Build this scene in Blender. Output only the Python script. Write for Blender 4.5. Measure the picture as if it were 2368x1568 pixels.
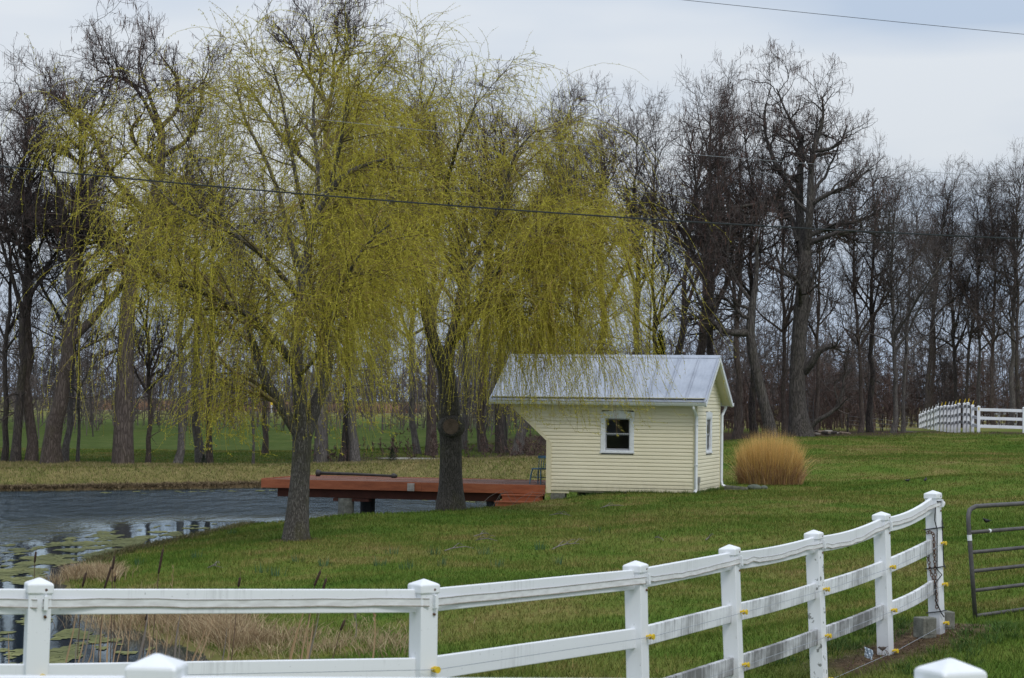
import bpy, math, random
import numpy as np
from mathutils import Matrix, Vector
PI = math.pi
R_ = math.radians
for _o in list(bpy.data.objects):
    bpy.data.objects.remove(_o, do_unlink=True)
scene = bpy.context.scene
COL = scene.collection

# ------------------------------------------------------------------ camera
F = 5040.0                  # focal length in pixels of a 2367 px wide frame
CX, CY = 1183.5, 784.0
EYE = Vector((0.0, 0.0, 2.5))
PITCH, ROLL = math.atan(146.0 / F), 0.0119
CR = Matrix.Rotation(PI / 2 + PITCH, 3, 'X') @ Matrix.Rotation(ROLL, 3, 'Z')
cam_d = bpy.data.cameras.new('camera')
cam_d.sensor_width = 36.0
cam_d.lens = F / 2367.0 * 36.0
cam_d.clip_start = 0.2
cam_d.clip_end = 6000.0
cam_d.dof.use_dof = True
cam_d.dof.focus_distance = 45.0
cam_d.dof.aperture_fstop = 9.0
cam = bpy.data.objects.new('camera', cam_d)
COL.objects.link(cam)
cam.matrix_world = Matrix.Translation(EYE) @ CR.to_4x4()
scene.camera = cam

# ------------------------------------------------------------------ world, sun, exposure
SUN_EL, SUN_AZ = R_(52), R_(155)     # azimuth clockwise from +Y: behind the camera, to the right
world = bpy.data.worlds.new('World')
scene.world = world
world.use_nodes = True
wn = world.node_tree
for n in list(wn.nodes):
    wn.nodes.remove(n)
def W(t, **k):
    n = wn.nodes.new(t)
    for a, v in k.items():
        setattr(n, a, v)
    return n
out = W('ShaderNodeOutputWorld')
bg = W('ShaderNodeBackground')
bg.inputs['Strength'].default_value = 0.1
sky = W('ShaderNodeTexSky', sky_type='NISHITA', sun_disc=False)
sky.sun_elevation = SUN_EL
sky.sun_rotation = SUN_AZ
sky.air_density = 1.0
sky.dust_density = 2.0
tc = W('ShaderNodeTexCoord')
sep = W('ShaderNodeSeparateXYZ')
wn.links.new(tc.outputs['Generated'], sep.inputs[0])
mp = W('ShaderNodeMapping')
mp.inputs['Scale'].default_value = (4.2, 4.2, 17.0)
mp.inputs['Rotation'].default_value = (0, R_(-6), 0)
mp.inputs['Location'].default_value = (1.3, 0.4, 0.55)
wn.links.new(tc.outputs['Generated'], mp.inputs[0])
nz = W('ShaderNodeTexNoise')
nz.inputs['Scale'].default_value = 1.0
nz.inputs['Detail'].default_value = 4.0
nz.inputs['Roughness'].default_value = 0.42
wn.links.new(mp.outputs[0], nz.inputs['Vector'])
rp = W('ShaderNodeValToRGB')
wn.links.new(nz.outputs['Fac'], rp.inputs[0])
e = rp.color_ramp.elements
e[0].position, e[0].color = 0.37, (4.75, 5.65, 7.0, 1)
e[1].position, e[1].color = 0.62, (7.1, 7.5, 8.0, 1)
# overcast dome: brighter towards the zenith, bluer low down
mr = W('ShaderNodeMapRange')
mr.inputs[1].default_value, mr.inputs[2].default_value = 0.0, 0.9
mr.inputs[3].default_value, mr.inputs[4].default_value = 0.96, 1.75
wn.links.new(sep.outputs['Z'], mr.inputs[0])
low = W('ShaderNodeMapRange')
low.inputs[1].default_value, low.inputs[2].default_value = 0.0, 0.085
low.inputs[3].default_value, low.inputs[4].default_value = 0.85, 0.0
wn.links.new(sep.outputs['Z'], low.inputs[0])
lowmix = W('ShaderNodeMixRGB', blend_type='MIX')
lowmix.inputs['Color2'].default_value = (3.5, 4.6, 6.5, 1)
wn.links.new(low.outputs[0], lowmix.inputs[0])
wn.links.new(rp.outputs[0], lowmix.inputs['Color1'])
mul = W('ShaderNodeMixRGB', blend_type='MULTIPLY')
mul.inputs[0].default_value = 1.0
wn.links.new(lowmix.outputs[0], mul.inputs['Color1'])
wn.links.new(mr.outputs[0], mul.inputs['Color2'])
mixs = W('ShaderNodeMixRGB', blend_type='MIX')
mixs.inputs[0].default_value = 0.9
wn.links.new(sky.outputs[0], mixs.inputs['Color1'])
wn.links.new(mul.outputs[0], mixs.inputs['Color2'])
wn.links.new(mixs.outputs[0], bg.inputs['Color'])
wn.links.new(bg.outputs[0], out.inputs['Surface'])

sun_d = bpy.data.lights.new('sun', 'SUN')
sun_d.energy = 1.25
sun_d.angle = R_(18)
sun_d.color = (1.0, 0.965, 0.91)
sun = bpy.data.objects.new('sun', sun_d)
COL.objects.link(sun)
sv = Vector((math.sin(SUN_AZ) * math.cos(SUN_EL), math.cos(SUN_AZ) * math.cos(SUN_EL), math.sin(SUN_EL)))
sun.rotation_euler = sv.to_track_quat('Z', 'Y').to_euler()
sun.location = (0, 0, 60)
scene.view_settings.view_transform = 'Standard'
scene.view_settings.look = 'None'
scene.view_settings.exposure = 0.0
scene.view_settings.gamma = 1.0
scene.cycles.max_bounces = 6
scene.cycles.transparent_max_bounces = 12

# ------------------------------------------------------------------ measuring helpers
def ray(px, py):
    return CR @ Vector(((px - CX) / F, -(py - CY) / F, -1.0))
def U(px, py, depth):
    """world point seen at (px, py) of the photograph, at world y = depth"""
    d = ray(px, py)
    return EYE + d * (depth / d.y)
def UZ(px, py, z):
    d = ray(px, py)
    return EYE + d * ((z - EYE.z) / d.z)
def ppm(depth):
    return F / depth

# ------------------------------------------------------------------ object helpers
def mesh_np(name, V, quads=None, tris=None, smooth=False):
    V = np.asarray(V, dtype=np.float32).reshape(-1, 3)
    me = bpy.data.meshes.new(name)
    nq = 0 if quads is None else len(quads)
    nt = 0 if tris is None else len(tris)
    me.vertices.add(len(V))
    me.vertices.foreach_set('co', V.ravel())
    me.loops.add(nq * 4 + nt * 3)
    idx = []
    if nq: idx.append(np.asarray(quads, dtype=np.int32).ravel())
    if nt: idx.append(np.asarray(tris, dtype=np.int32).ravel())
    me.loops.foreach_set('vertex_index', np.concatenate(idx))
    me.polygons.add(nq + nt)
    st = np.concatenate([np.arange(nq) * 4, nq * 4 + np.arange(nt) * 3]).astype(np.int32)
    tt = np.concatenate([np.full(nq, 4), np.full(nt, 3)]).astype(np.int32)
    me.polygons.foreach_set('loop_start', st)
    me.polygons.foreach_set('loop_total', tt)
    if smooth:
        me.polygons.foreach_set('use_smooth', np.ones(nq + nt, dtype=bool))
    me.update(calc_edges=True)
    return me

class MB:
    """collects shapes into one mesh"""
    def __init__(s):
        s.V, s.Fc = [], []
    def add(s, vs, fs):
        b = len(s.V)
        s.V += [tuple(v) for v in vs]
        s.Fc += [tuple(b + i for i in f) for f in fs]
    def box(s, c, size, rz=0.0, M=None):
        hx, hy, hz = size[0] / 2, size[1] / 2, size[2] / 2
        vs = [Vector((x, y, z)) for z in (-hz, hz) for y in (-hy, hy) for x in (-hx, hx)]
        m = Matrix.Rotation(rz, 3, 'Z') if M is None else M
        vs = [m @ v + Vector(c) for v in vs]
        s.add(vs, [(0, 2, 3, 1), (4, 5, 7, 6), (0, 1, 5, 4), (2, 6, 7, 3), (0, 4, 6, 2), (1, 3, 7, 5)])
    def prism(s, poly, y0, y1):
        """polygon of (x, z) extruded along y"""
        n = len(poly)
        vs = [(x, y0, z) for x, z in poly] + [(x, y1, z) for x, z in poly]
        s.add(vs, [tuple(range(n)), tuple(range(2 * n - 1, n - 1, -1))] + [((i + 1) % n, i, n + i, n + (i + 1) % n) for i in range(n)])
    def tube(s, pts, rad, n=8, caps=True):
        pts = [Vector(p) for p in pts]
        if not isinstance(rad, (list, tuple)):
            rad = [rad] * len(pts)
        rings, prev = [], None
        for i, p in enumerate(pts):
            t = (pts[min(i + 1, len(pts) - 1)] - pts[max(i - 1, 0)]).normalized()
            if prev is None:
                a = Vector((0, 0, 1)) if abs(t.z) < 0.9 else Vector((1, 0, 0))
                u = (a - t * a.dot(t)).normalized()
            else:
                u = (prev - t * prev.dot(t)).normalized()
            prev = u
            v = t.cross(u)
            rings.append([p + (u * math.cos(2 * PI * k / n) + v * math.sin(2 * PI * k / n)) * rad[i] for k in range(n)])
        vs = [v for r in rings for v in r]
        fs = []
        for i in range(len(pts) - 1):
            for k in range(n):
                a, b = i * n + k, i * n + (k + 1) % n
                fs.append((a, b, b + n, a + n))
        if caps:
            fs += [tuple(range(n - 1, -1, -1)), tuple((len(pts) - 1) * n + k for k in range(n))]
        s.add(vs, fs)
    def ball(s, c, r, nu=10, nv=7, M=None):
        vs, fs = [], []
        for j in range(nv + 1):
            th = PI * j / nv
            for i in range(nu):
                ph = 2 * PI * i / nu
                v = Vector((math.sin(th) * math.cos(ph) * r[0], math.sin(th) * math.sin(ph) * r[1], math.cos(th) * r[2]))
                vs.append((M @ v if M else v) + Vector(c))
        for j in range(nv):
            for i in range(nu):
                a, b = j * nu + i, j * nu + (i + 1) % nu
                fs.append((a, a + nu, b + nu, b))
        s.add(vs, fs)
    def mesh(s, name, mat, smooth=False):
        me = bpy.data.meshes.new(name)
        me.from_pydata([tuple(v) for v in s.V], [], s.Fc)
        if smooth:
            for p in me.polygons: p.use_smooth = True
        if mat: me.materials.append(mat)
        me.update()
        return me
    def build(s, name, mat, parent=None, smooth=False, bevel=0.0):
        o = link(name, s.mesh(name, mat, smooth), parent)
        if bevel:
            m = o.modifiers.new('bevel', 'BEVEL')
            m.width, m.segments, m.limit_method = bevel, 2, 'ANGLE'
        return o

def link(name, data, parent=None, mat=None):
    o = bpy.data.objects.new(name, data)
    COL.objects.link(o)
    if parent is not None: o.parent = parent
    if mat is not None: data.materials.append(mat)
    return o
def tag(o, label, cat, group=None):
    o['label'] = label
    o['category'] = cat
    if group: o['group'] = group
    return o
def thing(name, label, cat, loc=(0, 0, 0), rz=0.0, group=None):
    o = link(name, None)
    o.location, o.rotation_euler = loc, (0, 0, rz)
    return tag(o, label, cat, group)
def structure(name, data, mat):
    o = link(name, data, None, mat)
    o['kind'] = 'structure'
    return o
def copy_tree(o, parent=None):
    c = o.copy()
    COL.objects.link(c)
    if parent is not None: c.parent = parent
    for ch in list(o.children):
        copy_tree(ch, c)
    return c

# ------------------------------------------------------------------ materials
def S(r, g, b):
    f = lambda c: (c / 255 / 12.92) if c / 255 <= 0.04045 else ((c / 255 + 0.055) / 1.055) ** 2.4
    return (f(r), f(g), f(b), 1.0)
def L(r, g, b): return (r, g, b, 1.0)
class NT:
    def __init__(s, name):
        s.m = bpy.data.materials.new(name)
        s.m.use_nodes = True
        s.t = s.m.node_tree
        s.bsdf = s.t.nodes['Principled BSDF']
        s.bsdf.inputs['Specular IOR Level'].default_value = 0.3
    def n(s, t, **k):
        x = s.t.nodes.new(t)
        for a, v in k.items():
            if a.startswith('i_'):
                kk = a[2:].replace('_', ' ')
                x.inputs[kk].default_value = v
            else:
                setattr(x, a, v)
        return x
    def l(s, a, b): s.t.links.new(a, b)
    def coords(s, kind='Object', scale=(1, 1, 1)):
        if kind == 'Position':
            src = s.n('ShaderNodeNewGeometry').outputs['Position']
        else:
            src = s.n('ShaderNodeTexCoord').outputs[kind]
        m = s.n('ShaderNodeMapping')
        m.inputs['Scale'].default_value = scale
        s.l(src, m.inputs[0])
        return m.outputs[0]
    def noise(s, vec, scale, detail=5, rough=0.55):
        x = s.n('ShaderNodeTexNoise')
        x.inputs['Scale'].default_value = scale
        x.inputs['Detail'].default_value = detail
        x.inputs['Roughness'].default_value = rough
        s.l(vec, x.inputs['Vector'])
        return x.outputs['Fac']
    def ramp(s, fac, stops):
        r = s.n('ShaderNodeValToRGB')
        el = r.color_ramp.elements
        while len(el) < len(stops): el.new(0.5)
        for q, (p, c) in zip(el, stops):
            q.position, q.color = p, c
        s.l(fac, r.inputs[0])
        return r.outputs[0]
    def mix(s, fac, a, b, blend='MIX'):
        x = s.n('ShaderNodeMixRGB', blend_type=blend)
        for v, i in ((fac, 0), (a, 1), (b, 2)):
            if hasattr(v, 'links'): s.l(v, x.inputs[i])
            else: x.inputs[i].default_value = v
        return x.outputs[0]
    def math(s, op, a, b=0.0):
        x = s.n('ShaderNodeMath', operation=op)
        for v, i in ((a, 0), (b, 1)):
            if hasattr(v, 'links'): s.l(v, x.inputs[i])
            else: x.inputs[i].default_value = v
        return x.outputs[0]
    def bump(s, h, strength=0.3, dist=0.02):
        b = s.n('ShaderNodeBump')
        b.inputs['Strength'].default_value = strength
        b.inputs['Distance'].default_value = dist
        s.l(h, b.inputs['Height'])
        s.l(b.outputs[0], s.bsdf.inputs['Normal'])
    def color(s, c): s.l(c, s.bsdf.inputs['Base Color'])
def pm(name, stops, scale=5.0, stretch=(1, 1, 1), detail=6, rough=0.8, bump=0.0, bdist=0.02, spec=0.3, metal=0.0, coord='Object', fine=0.0):
    t = NT(name)
    v = t.coords(coord, stretch)
    f = t.noise(v, scale, detail, 0.6)
    c = t.ramp(f, stops)
    if fine:
        f2 = t.noise(v, scale * 7, 3, 0.6)
        c = t.mix(fine, c, t.ramp(f2, [(0.3, L(.45, .45, .45)), (0.7, L(1.3, 1.3, 1.3))]), 'MULTIPLY')
    t.color(c)
    t.bsdf.inputs['Roughness'].default_value = rough
    t.bsdf.inputs['Specular IOR Level'].default_value = spec
    t.bsdf.inputs['Metallic'].default_value = metal
    if bump: t.bump(f, bump, bdist)
    return t.m

M = {}
M['vinyl'] = pm('white_vinyl', [(0.3, L(.72, .745, .78)), (0.62, L(.8, .82, .845)), (0.75, L(.70, .72, .74))], 3.0, rough=0.42, fine=0.06)
def vinyl_dirty(name, amt, lo):
    t = NT(name)
    v = t.coords('Object', (1, 1, 1))
    vs = t.coords('Object', (26, 1, 1.6))
    vb = t.coords('Object', (1.3, 1, 2))
    st = t.noise(vs, 1.0, 4, 0.7)
    bl = t.noise(vb, 1.1, 4, 0.6)
    sp = t.noise(v, 55, 2, 0.5)
    sep_ = t.n('ShaderNodeSeparateXYZ')
    t.l(t.n('ShaderNodeTexCoord').outputs['Object'], sep_.inputs[0])
    a = t.math('ADD', t.math('MULTIPLY', st, 0.75), t.math('MULTIPLY', bl, 0.85))
    f = t.n('ShaderNodeMapRange')
    f.inputs[1].default_value, f.inputs[2].default_value = lo, lo + 0.26
    f.inputs[3].default_value, f.inputs[4].default_value = 0.0, amt
    t.l(a, f.inputs[0])
    s2 = t.n('ShaderNodeMapRange')
    s2.inputs[1].default_value, s2.inputs[2].default_value = 0.70, 0.76
    s2.inputs[3].default_value, s2.inputs[4].default_value = 0.0, 0.5
    t.l(sp, s2.inputs[0])
    fac = t.math('MAXIMUM', f.outputs[0], s2.outputs[0])
    if 'post' in name:      # soil splash and green film on the lower part of the post
        lo_ = t.n('ShaderNodeMapRange')
        lo_.inputs[1].default_value, lo_.inputs[2].default_value = 0.25, 0.75
        lo_.inputs[3].default_value, lo_.inputs[4].default_value = 1.0, 0.0
        t.l(sep_.outputs['Z'], lo_.inputs[0])
        fac = t.math('MAXIMUM', fac, t.math('MULTIPLY', t.math('POWER', lo_.outputs[0], 2.0), t.math('MULTIPLY', bl, 0.9)))
    t.color(t.mix(fac, L(.78, .80, .83), L(.085, .08, .08)))
    t.bsdf.inputs['Roughness'].default_value = 0.5
    return t.m
M['rail_clean'] = vinyl_dirty('white_vinyl_rail_spotted', 0.34, 0.87)
M['rail_mid'] = vinyl_dirty('white_vinyl_rail_streaked', 0.8, 0.76)
M['rail_dirty'] = vinyl_dirty('white_vinyl_rail_mildewed', 0.88, 0.62)
M['rail_arc'] = vinyl_dirty('grey_weathered_rail', 0.8, 0.52)
M['post_vinyl'] = vinyl_dirty('white_vinyl_post', 0.22, 0.98)
def lichen_post():
    t = NT('white_vinyl_post_lichen')
    v = t.coords('Object', (1, 1, 1))
    a = t.noise(v, 13, 3, 0.6)
    f = t.ramp(a, [(0.60, L(0, 0, 0)), (0.64, L(.85, .85, .85))])
    t.color(t.mix(f, L(.78, .80, .83), L(.17, .18, .17)))
    t.bsdf.inputs['Roughness'].default_value = 0.5
    return t.m
M['post_lichen'] = lichen_post()
M['tape'] = pm('white_woven_tape', [(0.35, L(.62, .62, .62)), (0.6, L(.76, .77, .78))], 9, stretch=(1, 1, 4), rough=0.7)
M['tape_cord'] = pm('dull_brown_cord', [(0.3, L(.27, .235, .20)), (0.7, L(.45, .42, .38))], 20)
M['yellow'] = pm('yellow_plastic', [(0.3, L(.62, .42, .02)), (0.7, L(.75, .55, .03))], 12, rough=0.45, spec=0.4)
M['steel_wire'] = pm('steel_wire', [(0.3, L(.30, .33, .38)), (0.7, L(.42, .45, .5))], 20, rough=0.45, metal=0.3)
M['rust'] = pm('rusty_iron', [(0.3, L(.07, .035, .02)), (0.7, L(.17, .085, .05))], 30, rough=0.8)
M['gate'] = pm('grey_painted_tube', [(0.25, L(.055, .05, .05)), (0.6, L(.095, .09, .09)), (0.78, L(.16, .11, .08))], 4.0, stretch=(1, 1, 1), rough=0.5, spec=0.4, fine=0.3)
M['black'] = pm('black_rubber', [(0.3, L(.012, .014, .018)), (0.7, L(.03, .033, .04))], 20, rough=0.6)
M['cable'] = pm('dark_cable', [(0.3, L(.016, .022, .026)), (0.7, L(.032, .04, .044))], 6, rough=0.5)
M['thin_wire'] = pm('grey_power_wire', [(0.3, L(.20, .22, .24)), (0.7, L(.32, .34, .37))], 6, rough=0.5)
M['concrete'] = pm('concrete', [(0.25, L(.09, .09, .075)), (0.55, L(.18, .18, .15)), (0.75, L(.28, .275, .235))], 9, bump=0.3, fine=0.5)
M['siding'] = pm('cream_vinyl_siding', [(0.3, L(.79, .715, .49)), (0.7, L(.85, .77, .545))], 0.8, rough=0.5, fine=0.06)
M['trim'] = pm('cream_trim', [(0.3, L(.70, .635, .44)), (0.7, L(.76, .69, .48))], 1.5, rough=0.5, fine=0.05)
M['white'] = pm('white_paint', [(0.25, L(.66, .685, .72)), (0.55, L(.77, .79, .82)), (0.8, L(.70, .72, .74))], 4, rough=0.45, fine=0.12)
M['soffit'] = pm('cream_soffit', [(0.3, L(.62, .58, .44)), (0.7, L(.68, .64, .50))], 2, rough=0.6)
M['sash'] = pm('grey_sash', [(0.3, L(.28, .29, .32)), (0.7, L(.36, .37, .40))], 4, rough=0.5)
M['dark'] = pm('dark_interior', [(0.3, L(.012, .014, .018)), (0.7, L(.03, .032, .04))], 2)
M['wicker'] = pm('white_wicker', [(0.3, L(.45, .46, .48)), (0.7, L(.6, .6, .6))], 12)
def roof_mat():
    t = NT('galvanised_roof')
    v = t.coords('Object', (1, 1, 1))
    a = t.noise(v, 0.9, 6, 0.65)
    b = t.noise(t.coords('Object', (6, 1.2, 1.2)), 3.0, 4, 0.6)
    c = t.ramp(a, [(0.28, L(.29, .325, .39)), (0.5, L(.385, .42, .49)), (0.72, L(.44, .475, .54))])
    c = t.mix(0.45, c, t.ramp(b, [(0.3, L(.72, .73, .76)), (0.55, L(1, 1, 1)), (0.75, L(1.1, 1.1, 1.1))]), 'MULTIPLY')
    r = t.ramp(t.noise(v, 24, 3, 0.6), [(0.71, L(0, 0, 0)), (0.78, L(.75, .75, .75))])
    t.color(t.mix(r, c, L(.20, .17, .15)))
    t.bsdf.inputs['Roughness'].default_value = 0.5
    t.bsdf.inputs['Metallic'].default_value = 0.15
    t.bump(a, 0.15, 0.02)
    return t.m
M['roof'] = roof_mat()
M['deck_paint'] = pm('red_brown_deck_paint', [(0.25, L(.21, .062, .027)), (0.5, L(.32, .095, .04)), (0.75, L(.39, .13, .06))], 1.6, stretch=(1, 1, 5), rough=0.6, fine=0.25)
M['deck_top'] = pm('weathered_deck_boards', [(0.3, L(.022, .016, .014)), (0.40, L(.15, .068, .045)), (0.6, L(.25, .11, .07)), (0.75, L(.34, .18, .125))], 1.3, stretch=(0.5, 4, 1), rough=0.65, fine=0.5)
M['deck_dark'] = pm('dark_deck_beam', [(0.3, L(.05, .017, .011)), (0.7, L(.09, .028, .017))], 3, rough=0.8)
M['blue_paint'] = pm('worn_blue_paint', [(0.3, L(.05, .13, .20)), (0.6, L(.085, .19, .28)), (0.78, L(.15, .25, .33))], 9, rough=0.5, fine=0.3)
M['pipe'] = pm('black_pipe', [(0.3, L(.022, .02, .02)), (0.7, L(.05, .045, .043))], 5, rough=0.5)
def bark(name, c1, c2, c3, sc=7.0, moss=0.0, strength=0.9, gain=1.3):
    c1, c2, c3 = [(c[0] * gain, c[1] * gain, c[2] * gain, 1) for c in (c1, c2, c3)]
    t = NT(name)
    v = t.coords('Object', (1, 1, 0.16))
    w = t.n('ShaderNodeTexVoronoi', feature='DISTANCE_TO_EDGE')
    w.inputs['Scale'].default_value = sc
    d = t.n('ShaderNodeVectorMath', operation='ADD')
    nn = t.n('ShaderNodeTexNoise')
    nn.inputs['Scale'].default_value = sc * 0.7
    t.l(v, nn.inputs['Vector'])
    sc_ = t.n('ShaderNodeVectorMath', operation='SCALE')
    sc_.inputs['Scale'].default_value = 0.22
    t.l(nn.outputs['Color'], sc_.inputs[0])
    t.l(v, d.inputs[0]); t.l(sc_.outputs[0], d.inputs[1])
    t.l(d.outputs[0], w.inputs['Vector'])
    ridge = t.ramp(w.outputs['Distance'], [(0.0, L(0, 0, 0)), (0.22, L(1, 1, 1))])
    f = t.noise(v, sc * 1.4, 6, 0.65)
    base = t.ramp(f, [(0.3, c2), (0.7, c3)])
    c = t.mix(ridge, c1, base)
    if moss:
        mf = t.ramp(t.noise(t.coords('Object', (1, 1, 0.6)), 2.2, 4, 0.6), [(0.5, L(0, 0, 0)), (0.68, L(moss, moss, moss))])
        c = t.mix(mf, c, L(.10, .095, .03))
    t.color(c)
    t.bsdf.inputs['Roughness'].default_value = 0.9
    h = t.math('ADD', t.math('MULTIPLY', ridge, 0.7), t.math('MULTIPLY', f, 0.5))
    t.bump(h, strength, 0.03)
    return t.m
M['bark_willow'] = bark('willow_bark', L(.05, .043, .037), L(.10, .09, .078), L(.185, .168, .15), 26.0, moss=0.55)
M['bark_willow_dark'] = bark('dark_willow_bark', L(.022, .019, .017), L(.062, .055, .049), L(.125, .113, .10), 26.0, moss=0.35)
M['bark_brown'] = bark('brown_bark', L(.040, .030, .026), L(.068, .052, .044), L(.11, .088, .076), 13.0, moss=0.15)
M['bark_grey'] = bark('grey_bark', L(.055, .048, .044), L(.088, .079, .073), L(.145, .133, .123), 13.0, moss=0.2)
M['bark_hero'] = bark('ridged_grey_brown_bark', L(.030, .026, .024), L(.062, .053, .048), L(.115, .102, .094), 13.0, moss=0.1, gain=1.2)
M['bark_dark'] = bark('dark_bark', L(.022, .018, .017), L(.045, .037, .033), L(.078, .065, .059), 13.0, moss=0.25)
def twig(name, cols, rough=0.8, gain=1.0, trans=0.0):
    t = NT(name)
    cols = [(p, tuple(min(.85, q * gain) for q in c[:3]) + (1,)) for p, c in cols]
    g = t.n('ShaderNodeNewGeometry')
    c = t.ramp(g.outputs['Random Per Island'], cols)
    t.color(c)
    t.bsdf.inputs['Roughness'].default_value = rough
    if trans:
        tl = t.n('ShaderNodeBsdfTranslucent')
        t.l(c, tl.inputs['Color'])
        mx_ = t.n('ShaderNodeMixShader')
        mx_.inputs[0].default_value = trans
        t.l(t.bsdf.outputs[0], mx_.inputs[1]); t.l(tl.outputs[0], mx_.inputs[2])
        t.l(mx_.outputs[0], t.t.nodes['Material Output'].inputs['Surface'])
    return t.m
M['twig_dark'] = twig('dark_twigs', [(0.0, L(.026, .021, .020)), (0.5, L(.045, .036, .034)), (0.85, L(.07, .055, .05)), (1.0, L(.075, .045, .035))], gain=1.5)
M['twig_grey'] = twig('grey_twigs', [(0.0, L(.04, .034, .032)), (0.6, L(.075, .064, .06)), (1.0, L(.11, .092, .083))], gain=1.3)
M['twig_red'] = twig('red_brown_twigs', [(0.0, L(.04, .026, .022)), (0.6, L(.075, .048, .040)), (1.0, L(.115, .075, .06))], gain=1.25)
M['twig_far'] = twig('far_twigs', [(0.0, L(.07, .058, .055)), (0.6, L(.105, .086, .08)), (1.0, L(.14, .112, .10))])
M['pod'] = twig('dry_seed_pods', [(0.0, L(.04, .022, .019)), (0.6, L(.065, .036, .03)), (1.0, L(.10, .055, .042))], gain=1.8)
M['shoot_bark'] = twig('olive_willow_branches', [(0.0, L(.075, .062, .03)), (0.5, L(.14, .11, .048)), (1.0, L(.22, .165, .075))])
M['willow'] = twig('yellow_green_willow_shoots', [(0.0, L(.20, .165, .030)), (0.35, L(.30, .265, .036)), (0.65, L(.385, .35, .046)), (0.88, L(.46, .41, .07)), (0.93, L(.28, .19, .07)), (1.0, L(.24, .16, .07))], gain=1.55, trans=.38)

def siding_mat():
    t = NT('cream_vinyl_siding_weathered')
    v = t.coords('Object', (1, 1, 1))
    c = t.ramp(t.noise(v, 0.8, 5, .6), [(0.3, L(.79, .725, .545)), (0.7, L(.85, .785, .60))])
    c = t.mix(.10, c, t.ramp(t.noise(t.coords('Object', (.35, .35, 9.6)), 1.0, 2, .5), [(0.3, L(.55, .55, .5)), (0.7, L(1.2, 1.2, 1.2))]), 'MULTIPLY')
    sp = t.n('ShaderNodeSeparateXYZ'); t.l(t.n('ShaderNodeTexCoord').outputs['Object'], sp.inputs[0])
    lo_ = t.n('ShaderNodeMapRange'); lo_.inputs[1].default_value, lo_.inputs[2].default_value = 0.0, 0.42
    lo_.inputs[3].default_value, lo_.inputs[4].default_value = 1.0, 0.0
    t.l(sp.outputs['Z'], lo_.inputs[0])
    st = t.noise(t.coords('Object', (5, 5, 1.2)), 1.6, 4, .7)
    f = t.math('MULTIPLY', t.math('POWER', lo_.outputs[0], 1.6), t.math('MULTIPLY', st, .75))
    t.color(t.mix(f, c, L(.27, .24, .14)))
    t.bsdf.inputs['Roughness'].default_value = .5
    return t.m
M['siding'] = siding_mat()
# ------------------------------------------------------------------ terrain
WATER_Z = -1.0
def uz(px, py): 
    p = UZ(px, py, WATER_Z)
    return (p.x, p.y)
POND = [(-60, 79.5), (-30, 81)] + [uz(*p) for p in [(-40, 1136), (150, 1134), (300, 1132), (450, 1130), (600, 1127)]] + \
       [(-4.5, 82.0), (-1.0, 79.0), (0.4, 74.0), (0.3, 70.0), (-0.6, 66.5), (-1.6, 64.0)] + \
       [(-3.2, 61.0), (-4.6, 59.0)] + [uz(*p) for p in [(560, 1218), (440, 1246), (330, 1270), (250, 1290), (185, 1312), (150, 1345), (165, 1392),
        (219, 1424), (330, 1458), (372, 1478), (444, 1500), (489, 1520), (560, 1560)]] + [(-2.9, 24.5), (-4.5, 20.5), (-9, 18.5), (-25, 17.5), (-60, 17)]
PA = np.array(POND)
def sdist(x, y):
    """signed distance to the pond outline, negative on the water"""
    x = np.asarray(x, dtype=np.float64); y = np.asarray(y, dtype=np.float64)
    d2 = np.full(x.shape, 1e12); inside = np.zeros(x.shape, dtype=bool)
    n = len(PA)
    for i in range(n):
        ax, ay = PA[i]; bx, by = PA[(i + 1) % n]
        ex, ey = bx - ax, by - ay
        t = np.clip(((x - ax) * ex + (y - ay) * ey) / (ex * ex + ey * ey), 0, 1)
        d2 = np.minimum(d2, (x - ax - t * ex) ** 2 + (y - ay - t * ey) ** 2)
        c = ((ay > y) != (by > y))
        with np.errstate(divide='ignore', invalid='ignore'):
            xi = (bx - ax) * (y - ay) / (by - ay + 1e-12) + ax
        inside ^= c & (x < xi)
    d = np.sqrt(d2)
    return np.where(inside, -d, d)
CTRL = []
def cp(px, py, dep): 
    p = U(px, py, dep); CTRL.append((p.x, p.y, p.z))
cp(683, 1247, 47); cp(1042, 1171, 56); cp(800, 1200, 53); cp(900, 1192, 54.5); cp(980, 1184, 57); cp(1130, 1170, 59); cp(1608, 1139, 61); cp(1290, 1151, 62); cp(1450, 1143, 60.5); cp(1672, 1134, 64.5)
cp(2036, 1522, 21.35); cp(2155, 1441, 22.4); cp(2255, 1436, 24.6); cp(2263, 999, 108); cp(2125, 1000, 117); cp(1780, 1118, 67)
cp(1900, 1012, 104); cp(2100, 1003, 112); cp(1700, 1030, 92); cp(2330, 1100, 62); cp(2200, 1060, 78); cp(1950, 1150, 56)
cp(1250, 1060, 84); cp(1000, 1072, 84); cp(720, 1078, 85.5); cp(285, 1079, 85.5); cp(0, 1079, 85.5); cp(-200, 1079, 85.5); cp(500, 1079, 85.5)
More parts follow.
